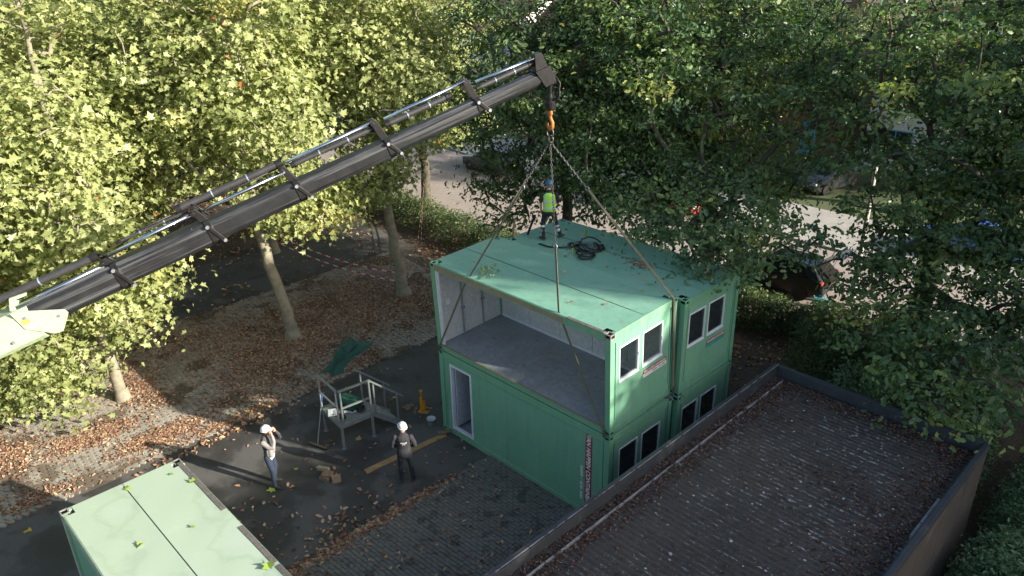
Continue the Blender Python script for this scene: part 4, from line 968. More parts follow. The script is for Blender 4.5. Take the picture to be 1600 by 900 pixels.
def tangle_obj(name, label, cat, loc, mat, *a, **k):
    o = tangle(name, label, cat, loc, *a, mat, **k).build(name, mat, None, smooth=True, label=label, cat=cat); o.location = loc; return o
tangle_obj('work_gloves', 'black straps lying in a heap by the stair side of the deck', 'straps', (-1.42, -1.80, .822), 'rubber', .15, .13, .12, 22, .018, seed=3, loops=7)
tangle_obj('cable_bundle', 'black cable bundle at the near corner of the platform deck', 'cable', (-1.50, -2.40, .822), 'rubber', .18, .10, .05, 20, .014, seed=5, loops=4)
# broom leaning on the platform
t = thing('broom', 'push broom leaning on the platform with its head on the asphalt', 'broom', (-1.78, -3.10, .012))
b = MB(); b.tube([(-.02, .03, .08), (-.16, .44, 1.42)], .014, 8); b.build('handle', 'galv', t)
b = MB(); b.bar((.28, .12, .07), (-.30, -.06, .07), .06, .035); b.build('head', 'oldwood', t, bevel=.005)
b = MB(); b.bar((.27, .115, .03), (-.29, -.058, .03), .045, .055); b.build('bristles', 'blacksteel', t)
b = MB(); b.tube([(-.145, .40, 1.28), (-.165, .455, 1.46)], .02, 8); b.build('grip', 'carblue', t)
# yellow jack
t = thing('lifting_jack', 'yellow toe jack standing on the asphalt near the doorway', 'jack', (-1.08, .08, .012), R(30))
b = MB(); b.box(-.10, .10, -.08, .08, 0, .05); b.box(.08, .2, -.05, .05, 0, .03); b.build('base', 'yellow', t, bevel=.006)
b = MB(); b.box(-.045, .045, -.045, .045, .05, .52); b.tube([(0, 0, .52), (0, 0, .74)], .028, 10); b.box(-.05, .05, -.04, .04, .72, .76); b.build('column', 'yellow', t, bevel=.006)
b = MB(); b.box(.045, .11, -.04, .04, .14, .40); b.tube([(.1, 0, .2), (.22, .05, .14), (.30, .06, .15)], .018, 8); b.build('lever', 'yellow', t, bevel=.004)
t = thing('rubble_heap', 'tan crumpled cloth and gravel lying beside the yellow jack', 'debris', (-1.50, -.05, .012)); r = random.Random(4); b = MB()
for k in range(14): b.sphere((r.uniform(-.18, .18), r.uniform(-.14, .14), .03), (r.uniform(.03, .09), r.uniform(.03, .08), r.uniform(.02, .07)), 7, 5)
b.build('lump', 'oldwood', t); b = MB()
for k in range(7): b.sphere((r.uniform(.1, .6), r.uniform(-.1, .3), .015), r.uniform(.012, .03), 6, 4)
b.build('stone', 'kerb', t)
# bucket
t = thing('bucket', 'white plastic bucket standing near the container doorway', 'bucket', (-.36, -.15, .012))
b = MB(); b.lathe([(.10, 0), (.125, .21), (.135, .21), (.135, .225), (.12, .225), (.095, .015)], 18); b.build('shell', 'bucket', t, smooth=True)
b = MB(); b.tube([(.13*math.cos(a), .13*math.sin(a)*.3-.12*abs(math.sin(a)), .2-.06*math.sin(a)) for a in [math.pi*k/10 for k in range(11)]], .005, 5); b.build('bail', 'galv', t)
# plank from the container to the man
b = MB(); b.bar((.12, -2.78, .035), (.34, -.22, .035), .19, .045); b.build('plank', 'timber', None, bevel=.006, label='long raw timber plank lying on the asphalt by the doorway', cat='plank')
b = MB(); b.bar((.20, -.36, .085), (.36, -.04, .085), .15, .04); b.build('packing_board', 'oldwood', None, bevel=.005, label='short grey board on the plank end at the container corner', cat='board')
# wood blocks
for (x, y, z, rx_, rz, sx, sy, sz, lb) in ((-.42, -3.66, .012, 0, 20, .30, .22, .09, 'brown wood block at the bottom of the small heap'), (-.40, -3.62, .102, 4, 38, .28, .20, .08, 'brown wood block on top of the heap'), (-.14, -3.52, .05, 32, 60, .24, .24, .07, 'square brown wood block tilted against the heap'),
                                    (-.78, -3.52, .012, 0, 30, .34, .10, .10, 'grey beam offcut lying apart beyond the heap')):
    t = MB(); t.box(-sx/2, sx/2, -sy/2, sy/2, 0, sz); o = t.build('wood_block', 'oldwood' if 'grey' not in lb else 'tan', None, bevel=.008, label=lb, cat='wood block', group='wood blocks on the asphalt'); o.location = (x, y, z); o.rotation_euler = (R(rx_), 0, R(rz))
# hoses on the rear roof
zr = 2.585+HZ+.012
tangle_obj('hose_tangle', 'tangle of black hoses lying on the rear container roof', 'hose', (2.25, 3.55, zr), 'rubber', .58, .46, .22, 26, .022, seed=12, loops=5)
tangle_obj('hose_coil', 'flat black hose ring on the roof at the edge of the tangle', 'hose', (2.62, 3.12, zr), 'rubber', .36, .32, .02, 26, .024, seed=2, loops=2)
b = MB(); b.tube([(1.15, 2.85, zr+.02), (1.5, 2.85, zr+.02), (1.8, 3.05, zr+.02), (2.05, 3.25, zr+.05)], .022, 7); b.build('loose_hose', 'rubber', None, smooth=True, label='straight black hose running along the roof towards the tangle', cat='hose')
b = MB()
for (a, c) in (((2.2, 3.5), (2.7, 3.8)), ((2.0, 3.35), (2.5, 3.55))): b.bar((*a, zr+.12), (*c, zr+.16), .03, .03)
b.build('metal_bar', 'galv', None, label='two short grey bars stuck through the hose tangle', cat='metal bar')
# far end of the rear roof: two leaning poles
for (x, y, h, dx, lb) in ((.22, 2.75, .55, .03, 'brown stick standing at the left end of the roofs'), (.36, 3.2, .62, .25, 'dark pole leaning at the left end of the rear roof'), (.55, 3.5, .60, .32, 'grey pole leaning behind the dark one on the roof')):
    b = MB(); b.tube([(x, y, zr), (x+dx, y+.05, zr+h)], .035, 8); b.build('leaning_pole', 'oldwood' if 'brown' in lb else ('galv' if 'grey' in lb else 'blacksteel'), None, label=lb, cat='pole')
b = MB(); b.box(-3.95, -3.88, -9.92, -9.80, .013, .019); b.box(-4.0, -3.83, -9.80, -9.755, .013, .019); b.build('road_mark', 'yellowmark', None, label='small yellow T shaped mark on the asphalt edge at the far left', cat='mark')
# ------------------------------------------------------------------ trees
def ML(name, seed, trunk, ells, per=84, **k): return tree_meshes(name, seed, trunk, ells, MAPLE, 'maple', 'bark_maple', per, k.pop('lsize', .182), **k)
def OL(name, seed, trunk, ells, per=125, **k): return tree_meshes(name, seed, trunk, ells, OAK, 'oak', 'bark_oak', per, k.pop('lsize', .158), k.pop('cr', (.54, .22)), dmin=.94, rfac=.021, **k)
m0 = ML('maple_a', 21, [(0, 0, 0, .19), (-.1, -.1, 2, .15), (-.2, -.1, 5, .13), (-.1, 0, 9, .09), (0, 0, 12.5, .04)], [(-.8, -.5, 8, 4.0, 3.1, 5.2, 190), (-.9, -1.7, 3.4, 2.0, 2.2, 2.5, 75), (.5, .6, 3.9, 1.4, 1.4, 1.5, 40), (-.6, -1.7, 1.9, 1.9, 1.7, 1.3, 60)], zfirst=.9)
m1 = ML('maple_b', 22, [(0, 0, 0, .24), (-.12, -.12, 1.3, .20), (-.42, -.42, 3.9, .175), (-.6, -.5, 7.5, .13), (-.5, -.4, 12, .05)], [(-.6, -.5, 9.4, 3.8, 3.1, 4.5, 215), (.3, 1.2, 4.7, 1.5, 1.5, .9, 30)], zfirst=3.4)
m2 = ML('maple_c', 23, [(0, 0, 0, .25), (-.14, -.14, 2, .19), (-.36, -.36, 5, .165), (-.4, -.2, 8, .12), (-.4, 0, 12, .05)], [(-.5, -.2, 9.6, 3.4, 3.0, 4.2, 185), (-.2, -.9, 5.0, 1.2, 1.4, .8, 18)], zfirst=4.0)
m3 = ML('maple_d', 24, [(0, 0, 0, .27), (.03, .05, 2, .23), (.0, 0, 4.2, .20), (.1, .1, 7, .13), (0, 0, 12, .05)], [(0, 0, 8.6, 4.6, 4.4, 4.4, 165), (1.5, .8, 4.6, 2.2, 1.8, .8, 20), (-1.2, -1.0, 4.4, 1.5, 1.5, .7, 14)], zfirst=3.0)
m3[0].materials[0] = mt['bark_oak']
m4 = ML('maple_e', 25, [(0, 0, 0, .24), (.03, .05, 2, .20), (.1, 0, 5, .17), (.0, .1, 9, .11), (0, 0, 13, .05)], [(0, 0, 9.3, 4.4, 4.4, 4.9, 240)], zfirst=4.0)
G1 = 'maples standing on the brick paving'; G2 = 'maples further back on the left'
plant_tree('maple_tree', *m0, 'sunlit maple at the far left with low hanging foliage below the crane boom', (-8.4, -6.0, 0), 0, 1, G1)
plant_tree('maple_tree', *m1, 'sunlit maple with pale leaning trunk directly below the middle of the boom', (-8.25, -.15, 0), 0, 1, G1)
plant_tree('maple_tree', *m2, 'maple whose trunk has the red and white tape tied round it', (-8.3, 4.85, 0), 0, 1, G1)
plant_tree('maple_tree', *m4, 'maple crown filling the left picture edge under the green boom base', (-8.6, -11.8, 0), R(60), .95, G1)
plant_tree('maple_tree', *m3, 'dark trunked maple by the hedge beside the street', (-16.2, 12.3, 0), 0, 1, 'maples along the street')
BGM = [(-15.5, -9.5, 40, 1.0), (-15.2, -2.8, 130, 1.02), (-16.6, 3.6, 250, .96), (-22.5, -7, 200, 1.05), (-23.5, -.5, 300, 1.0), (-23, 6.5, 20, 1.05), (-24, 13.5, 90, 1.0), (-31, -5, 10, 1.1), (-32, 3, 170, 1.1), (-33, 11, 70, 1.1), (-41, -4, 0, 1.2), (-42, 8, 120, 1.2), (-52, 2, 240, 1.3), (-38, 18, 30, 1.1)]
BGL = ['maple standing in the second row behind the far left maple', 'maple in the second row behind the leaning trunk', 'maple in the second row behind the taped trunk']+['maple deep in the wood behind the left tree row']*20
for i, (x, y, rz, s) in enumerate(BGM):
    plant_tree('maple_tree', *((m4, m3)[i % 2]), BGL[i], (x, y, 0), R(rz), s, G2)
oA = OL('oak_a', 31, [(0, 0, 0, .30), (.05, 0, 3, .25), (.0, .1, 6, .21), (-.1, 0, 9, .13), (0, 0, 12.5, .05)], [(-.2, -.6, 9.2, 4.7, 4.2, 3.9, 260), (1.2, -4.0, 6.1, 2.9, 1.9, 1.1, 64), (2.5, -4.6, 5.7, 2.7, 1.5, 1.1, 80), (2.0, -3.0, 6.1, 1.8, 1.8, .9, 22), (4.5, -5.0, 5.7, 1.3, 1.2, .75, 22), (3.9, -6.3, 6.0, 1.7, 1.1, .55, 34), (1.9, -6.0, 6.1, 1.5, 1.0, .5, 22), (4.1, -6.7, 5.72, 1.1, .9, .42, 26), (3.3, -7.0, 5.85, 1.6, .8, .32, 24), (-1.9, -3.6, 6.9, 2.2, 1.9, 1.2, 34)], zfirst=3.6, holes=((.4, -3.7, 5.4, .75), (-.6, -2.2, 4.9, .8)),
        limbs=[((0, .1, 6, .15), (-1.6, -.6, 7.2, .12), (-3.2, -1.2, 8.0, .07)), ((0, .1, 5, .14), (1.8, -2.0, 6.0, .10), (2.6, -4.0, 6.4, .05))])
oB = OL('oak_b', 32, [(0, 0, 0, .36), (.05, .05, 3, .30), (.2, .1, 5.5, .25), (.5, .3, 8.5, .15), (.4, .2, 12.5, .05)], [(.7, -1.2, 8.9, 4.5, 4.2, 4.2, 260), (2.0, -4.3, 4.6, 2.8, 2.5, 2.0, 120), (2.5, -7.3, 4.0, 2.3, 1.8, .9, 60), (2.9, -8.3, 3.65, 2.0, 1.0, .45, 44), (3.6, -2.6, 4.6, 2.4, 2.6, 2.6, 95)], zfirst=2.4, holes=((-1.7, -1.4, 7.3, 1.5), (-2.6, -3.2, 8.0, 1.1)),
        limbs=[((.1, .1, 4.4, .22), (-.6, -.9, 6.3, .18), (-1.6, -1.6, 7.6, .13), (-2.8, -2.0, 8.8, .08)), ((.2, .1, 5.2, .17), (1.7, -.8, 7.0, .12), (2.8, -1.5, 8.4, .07))])
oD = OL('oak_d', 33, [(0, 0, 0, .24), (.1, 0, 3, .20), (.15, -.2, 6, .16), (.2, -.5, 9, .10), (.2, -.4, 12, .04)], [(.2, 0, 9.2, 3.9, 3.4, 4.0, 240), (.5, -.7, 5.5, 2.7, 1.7, 1.0, 46), (3.2, -.6, 5.5, 2.2, 1.7, 1.2, 54), (-1.3, -1.9, 4.9, 1.5, 1.0, .9, 30), (-.4, -2.2, 4.2, 1.0, .8, .5, 12), (-1.2, -.8, 6.6, 1.8, 1.8, .8, 20), (2.8, .6, 6.6, 2.0, 1.8, 1.4, 36)], zfirst=3.6)
oE = OL('oak_e', 34, [(0, 0, 0, .34), (.05, .05, 3, .28), (.0, .1, 6, .22), (.1, 0, 9, .14), (0, 0, 13, .05)], [(0, 0, 9.2, 4.8, 4.6, 4.6, 290)], zfirst=3.6,
        limbs=[((0, .1, 5, .17), (-1.5, -.8, 6.6, .13), (-3, -1.2, 7.8, .07)), ((0, .1, 5.5, .17), (1.6, -.5, 7, .12), (3, -.8, 8.4, .06))])
GO = 'oaks on the right behind the containers'
plant_tree('oak_tree', *oA, 'dark oak hanging over the right end of the rear container roof', (1.4, 11.2, 0), 0, 1, GO)
plant_tree('oak_tree', *oB, 'oak with thick leaning limb whose foliage hangs over the flat roof corner', (7.9, 13.6, 0), 0, 1, GO)
plant_tree('oak_tree', *oD, 'slender oak behind the crane hook with dark low branches', (-3.1, 8.7, 0), 0, 1, GO)
plant_tree('oak_tree', *oE, 'oak at the right picture edge behind the flat roof', (13.6, 13.0, 0), R(50), .95, GO)
plant_tree('oak_tree', *oE, 'oak with forked trunk on the far side of the street', (6.4, 31.0, 0), R(140), 1.0, 'oaks across the street')
for (x, y, rz, s, lb) in ((-8, 32.0, 20, .95, 'dark oak across the street behind the crane hook'), (-16.5, 31, 220, .95, 'dark oak across the street above the parked hatchback'), (15, 41, 80, 1.05, 'oak across the street at the top right corner')):
    plant_tree('oak_tree', *oE, lb, (x, y, 0), R(rz), s, 'oaks across the street')
# tall unseen trees to the right, placed and shaped to shade roof and yard
rs = np.random.default_rng(5); sm_ = []
def screen(seed, h, r=2.1):
    el = [(0, 0, z, r, r, 1.3, 30) for z in np.arange(1.4, h-.6, 1.2)]
    return tree_meshes('screen', seed, [(0, 0, 0, .25), (0, 0, h*.5, .18), (0, 0, h-.6, .06)], el, SIMPLE, 'oak', 'bark_oak', 40, .46, (.6, .35), dmin=.6, zfirst=.8)
SHADE_ROW = [(0.4, 13.1, 2.3, 'shortest tree at the near end of the unseen shade row'), (3.6, 13.5, 2.3, 'second tree of the unseen shade row'), (7.4, 15.0, 2.1, 'medium tall tree in the unseen shade row'), (10.2, 18.9, 2.6, 'tallest tree in the middle of the unseen shade row'), (14.0, 14.6, 2.5, 'broad tree in the unseen shade row'), (17.4, 12.5, 2.4, 'last tree of the unseen shade row')]
for i, (y, h, r_w, lb) in enumerate(SHADE_ROW):
    plant_tree('shade_tree', *screen(41+i, h, r_w), lb+' beyond the flat roofed building', (32, y+4.85, 0), R(rs.integers(360)), 1, 'unseen shade trees right of the building', 'tree')
# ------------------------------------------------------------------ hedges and shrubs
def hedge(name, label, cat, pts, wd, h, n, lsize, mat, group=None, seed=1, stems=True, z0=.15):
    r = np.random.default_rng(seed); pts = np.array(pts, float); seg = np.linalg.norm(np.diff(pts, axis=0), axis=1); cum = np.concatenate([[0], np.cumsum(seg)])
    s = r.random(n)*cum[-1]; k = np.clip(np.searchsorted(cum, s)-1, 0, len(seg)-1); f = (s-cum[k])/seg[k]
    c = pts[k]*(1-f)[:, None]+pts[k+1]*f[:, None]; d = unit(pts[k+1]-pts[k]); nn = np.stack([-d[:, 1], d[:, 0]], 1)
    th = (r.random(n)*1.1-.05)*math.pi; rr = r.random(n)**.3
    bumpy = 1+.13*np.sin(s*2.1)+.10*np.sin(s*5.3+1)+.07*np.sin(s*9.1+th*3)
    u = np.cos(th)*wd/2*rr*bumpy; z = z0+np.abs(np.sin(th))**.75*(h-z0)*rr*bumpy
    pos = np.concatenate([c+nn*u[:, None], z[:, None]], 1)+r.normal(size=(n, 3))*.05
    nr = unit(np.concatenate([nn*(np.cos(th)*.7)[:, None], (.35+np.sin(th)*.8)[:, None]], 1)+r.normal(size=(n, 3))*.5)
    cb = .25+.25*np.sin(s*3.3)+.1*np.sin(s*11); lr = np.clip(cb*.6+r.random(n)*.55, 0, 1)
    t = thing(name, label, cat, (0, 0, 0), 0, group)
    link('foliage', leaf_mesh(name+'_foliage', pos, nr, lsize*(.6+.7*r.random(n)), SIMPLE, mat, lr), t, kind='stuff')
    if stems:
        b = MB(); m_ = max(4, int(cum[-1]*3))
        for i in range(m_):
            j = r.integers(n); x, y = c[j]+nn[j]*u[j]*.4; b.tube([(x, y, 0), (x+r.normal()*.1, y+r.normal()*.1, h*.5), (x+r.normal()*.2, y+r.normal()*.2, h*.85)], [.018, .013, .006], 5)
        b.build('stems', 'bark_oak', t)
    return t
hedge('hedge', 'long low hedge along the street behind the taped tree', 'hedge', [(-30, 11.2), (-22, 11.3), (-14, 10.7), (-8, 10.3), (-3, 11.2)], 2.0, 1.25, 26000, .115, 'shrub', None, 2)
hedge('shrub', 'brownish shrub between the rear container and the black hatchback', 'shrub', [(-1, 11.6), (2.5, 12.2), (6, 12.8), (9, 13.8)], 1.9, 1.15, 16000, .115, 'shrub', 'shrubs behind the containers', 3)
hedge('shrub', 'dark shrub behind the far corner of the flat roof', 'shrub', [(6.2, 9.6), (9, 9.2), (11.5, 8.6)], 2.8, 2.2, 17000, .12, 'shrub', 'shrubs behind the containers', 4)
hedge('shrub', 'grey green shrub just over the far parapet of the flat roof', 'shrub', [(8.3, 6.6), (10.3, 6.5), (12, 6.4)], 1.7, 2.5, 12000, .09, 'hedge', 'shrubs behind the containers', 5)
hedge('hedge', 'dense green bush at the bottom right beside the building', 'hedge', [(13.6, 10.2), (13.45, 6.5), (13.5, 3.6), (13.7, 1.0)], 2.0, 1.75, 30000, .085, 'hedge', None, 6)
hedge('shrub', 'low leafy suckers below the far left maple', 'shrub', [(-11.2, -10.0), (-10.2, -9.4), (-9.9, -8.4)], 1.3, 1.2, 700, .2, 'maple', None, 7)
# ------------------------------------------------------------------ fallen leaves
def litter(name, pts, z, size, parent=None, seed=1, tmpl=SIMPLE, mat='dry', flat=.28, bias=0.0, label=None, cat=None):
    r = np.random.default_rng(seed); n = len(pts); nr = unit(np.array([0, 0, 1.0])+r.normal(size=(n, 3))*flat)
    pos = np.concatenate([pts, (z+r.random(n)*.025)[:, None]], 1)
    o = link(name, leaf_mesh(name, pos, nr, size*(.55+.8*r.random(n)), tmpl, mat, np.clip(r.random(n)+bias, 0, 1), .5, .4), parent, kind='stuff'); return tag(o, label, cat)
r = np.random.default_rng(77)
def blob(x, y, rx, ry, n): return np.stack([x+r.normal(size=n)*rx*.6, y+r.normal(size=n)*ry*.6], 1)
def uni(x0, x1, y0, y1, n, clump=True):
    p = np.stack([x0+r.random(n*3)*(x1-x0), y0+r.random(n*3)*(y1-y0)], 1)
    f = .5+.5*np.sin(p[:, 0]*1.3+1.7*np.sin(p[:, 1]*.8))*np.cos(p[:, 1]*1.1+np.sin(p[:, 0]*.7)); k = r.random(n*3) < (f**1.6*.85+.06); return p[k][:n]
on_p = np.concatenate([blob(-6.9, -7.4, .45, 1.1, 1500), blob(-5.5, -5.9, .4, 1.2, 1400), blob(-7.6, -9.6, .8, .9, 1200), blob(-8.5, -5.4, 1.3, .6, 900), blob(-4.75, -3.9, .22, 1.5, 800), blob(-6.6, -2.4, 1.3, 1.0, 1000), blob(-8.3, .2, 1.1, 1.2, 700), blob(-7.4, 4.4, 1.3, 1.3, 900),
                       blob(-5.0, .6, .7, .9, 500), uni(-12.6, -4.5, -12, 7, 4200), blob(-10, 3, 1.5, 2, 900), blob(-5.0, -9.3, .25, .8, 350)])
on_p = on_p[(on_p[:, 0] > -12.6) & (on_p[:, 0] < -4.45)]
litter('leaf_litter', np.concatenate([on_p, blob(-8.0, -.6, 2.4, 2.6, 6500), blob(-8.6, 3.6, 2.6, 2.4, 4500), blob(-11, -3, 1.6, 3, 1800)]).clip([-12.6, -99], [-4.5, 99]), .062, .098, paving, 3)
litter('path_leaves', np.concatenate([blob(2.0, -3.6, .16, 1.7, 1100), blob(2.05, -6.0, .22, 1.2, 500), blob(1.3, -4.6, .6, 1.3, 120), uni(-4.3, 1.8, -9, 1.5, 260), blob(-4.25, -4.5, .15, 1.8, 160)]), .035, .125, None, 4)
litter('sett_leaves', uni(2.2, 7.2, -8, -.3, 420), .065, .12, setts, 5)
litter('ground_leaves', np.concatenate([uni(-12, 8, 5.2, 12, 3800), uni(-30, -17.5, 2, 11, 2000), uni(-17, -12.8, -10, 8, 450), uni(6.3, 8.5, 3, 9, 1500), uni(-40, -17, -12, 9, 3500)]), .03, .15, None, 6, flat=.35)
ro = np.concatenate([np.stack([7.50+r.random(1500)*.2, -6+r.random(1500)*10.8], 1), np.stack([7.76+np.abs(r.normal(size=1700))*.22, -6+r.random(1700)*10.8], 1), np.stack([12.0-np.abs(r.normal(size=2000))*.42, -3+r.random(2000)*7.8], 1), np.stack([7.8+r.random(1200)*4.2, 4.8-np.abs(r.normal(size=1200))*.32], 1), uni(7.8, 12, -5, 4.8, 1500), blob(10.2, 1.8, .8, .7, 260)])
litter('roof_leaves', ro[::1], FH-.262, .060, bd, 8, mat='dryroof')
# single big leaves one can pick out
def big_leaf(x, y, z, s, mat, lb, grp, lr, rz):
    pts = np.array([[0, 0, 0.]]); nr = unit(np.array([[.12*math.cos(rz), .12*math.sin(rz), 1.0]]))
    o = link('fallen_leaf', leaf_mesh('fallen_leaf', pts, nr, np.array([s*.8]), MAPLE, mat, np.array([lr]), .3, .2), None, (x, y, z)); return tag(o, lb, 'leaf', grp)
zb = HZ+.03
for (x, y, s, lb) in ((.01, -8.32, .20, 'green leaf at the seam end of the pale container roof'), (.78, -7.25, .26, 'yellow green leaf on the far edge strip of the pale roof'), (1.9, -8.78, .20, 'small green leaf alone on the left half of the pale roof'), (4.15, -7.34, .30, 'large green leaf near the bottom right edge of the pale roof'), (2.13, -7.86, .12, 'tiny green leaf in the middle of the pale roof'), (.2, -7.49, .12, 'tiny green leaf near the top corner of the pale roof')):
    big_leaf(x, y, zb, s, 'greenleaf', lb, 'leaves on the pale container roof', rnd.random(), rnd.uniform(0, 6))
for (x, y, s, lb) in ((-1.02, -4.92, .30, 'bright green leaf at the feet of the man with raised hands'), (-1.33, -4.02, .18, 'yellow green leaf on the asphalt right of the man with raised hands'), (-1.3, -2.05, .26, 'large tan leaf under the platform')):
    big_leaf(x, y, .04, s, 'greenleaf' if 'green' in lb else 'dry', lb, 'leaves on the asphalt', .8, rnd.uniform(0, 6))
for (x, y, lb) in ((5.03, 2.72, 'green leaf near the back edge of the front container roof'), (5.3, 2.0, 'curled green leaf by the right sling on the roof'), (5.08, .95, 'orange leaf on the roof seam'), (4.4, .5, 'orange leaf near the front right of the roof'), (5.7, 3.3, 'brown leaf on the rear container roof'), (3.2, 1.62, 'brown leaf at the middle of the roof seam')):
    zz = zt(y)+.02 if y < 2.45 else zr+.02
    big_leaf(x, y, zz, .15, 'greenleaf' if 'green' in lb else 'dry', lb, 'leaves on the container roofs', .75, rnd.uniform(0, 6))
n = 60; p3 = np.concatenate([r.normal(size=(n, 2))*np.array([.20, .16]), (.05+r.random((n, 1))*.14)], 1)
t = thing('leafy_sprig', 'broken leafy oak sprig lying on the front container roof', 'sprig', (1.78, .34, zt(.3)))
link('leaves', leaf_mesh('sprig_leaves', p3, unit(np.array([0, 0, .8])+r.normal(size=(n, 3))*.5), .09*(.7+.6*r.random(n)), OAK, 'hedge', .6+.4*r.random(n)), t, kind='stuff')
b = MB(); b.tube([(.12, -.30, .01), (.02, -.05, .05), (-.1, .12, .10)], [.012, .009, .005], 6); b.build('twig', 'oldwood', t)
rl = np.concatenate([np.stack([.3+r.random(70)*5.4, 2.6+r.random(70)*2.2], 1), blob(4.0, 3.55, .5, .3, 90)])
litter('roof_litter', np.stack([rl[:, 0]-.12, rl[:, 1]-WY-.055], 1), HZ+.015, .08, U2, 9)
# ------------------------------------------------------------------ barrier tape
def tape(label, pts, sag, loc=None):
    t = thing('barrier_tape', label, 'barrier tape', pts[0], 0, 'red and white tapes between the trees'); o = Vector(pts[0]); red, wh = MB(), MB(); n = 26
    P = []
    for i in range(len(pts)-1):
        a, c = Vector(pts[i]), Vector(pts[i+1])
        for k in range(n+(i == len(pts)-2)): f = k/n; P.append(a.lerp(c, f)-Vector((0, 0, 4*sag*f*(1-f)))-o)
    red.strap(P, .05, .004, (.2, .2, 1)); bd_ = red.build('band', ['tapered', 'tapewhite'], t)
    for k, p_ in enumerate(bd_.data.polygons): p_.material_index = (k//4) % 2
    return t
tape('red and white tape sagging from the left towards the taped maple', [(-15.5, 3.4, 1.15), (-8.55, 4.75, .95)], .25)
tape('lower red and white tape strand reaching the taped maple', [(-15.3, 3.2, .95), (-8.6, 4.65, .62)], .22)
tape('red and white tape loop from the taped maple up to the street maple', [(-8.3, 5.05, .62), (-10.2, 7.0, .75), (-16.0, 12.1, 1.5)], .12)
tape('second tape strand from the taped maple up to the street maple', [(-8.15, 5.05, .75), (-10.0, 7.1, .95), (-16.0, 12.05, 1.6)], .10)
tape('red and white tape between the back trees at upper left', [(-31, 3, 1.3), (-31, 11, 1.2)], .2)
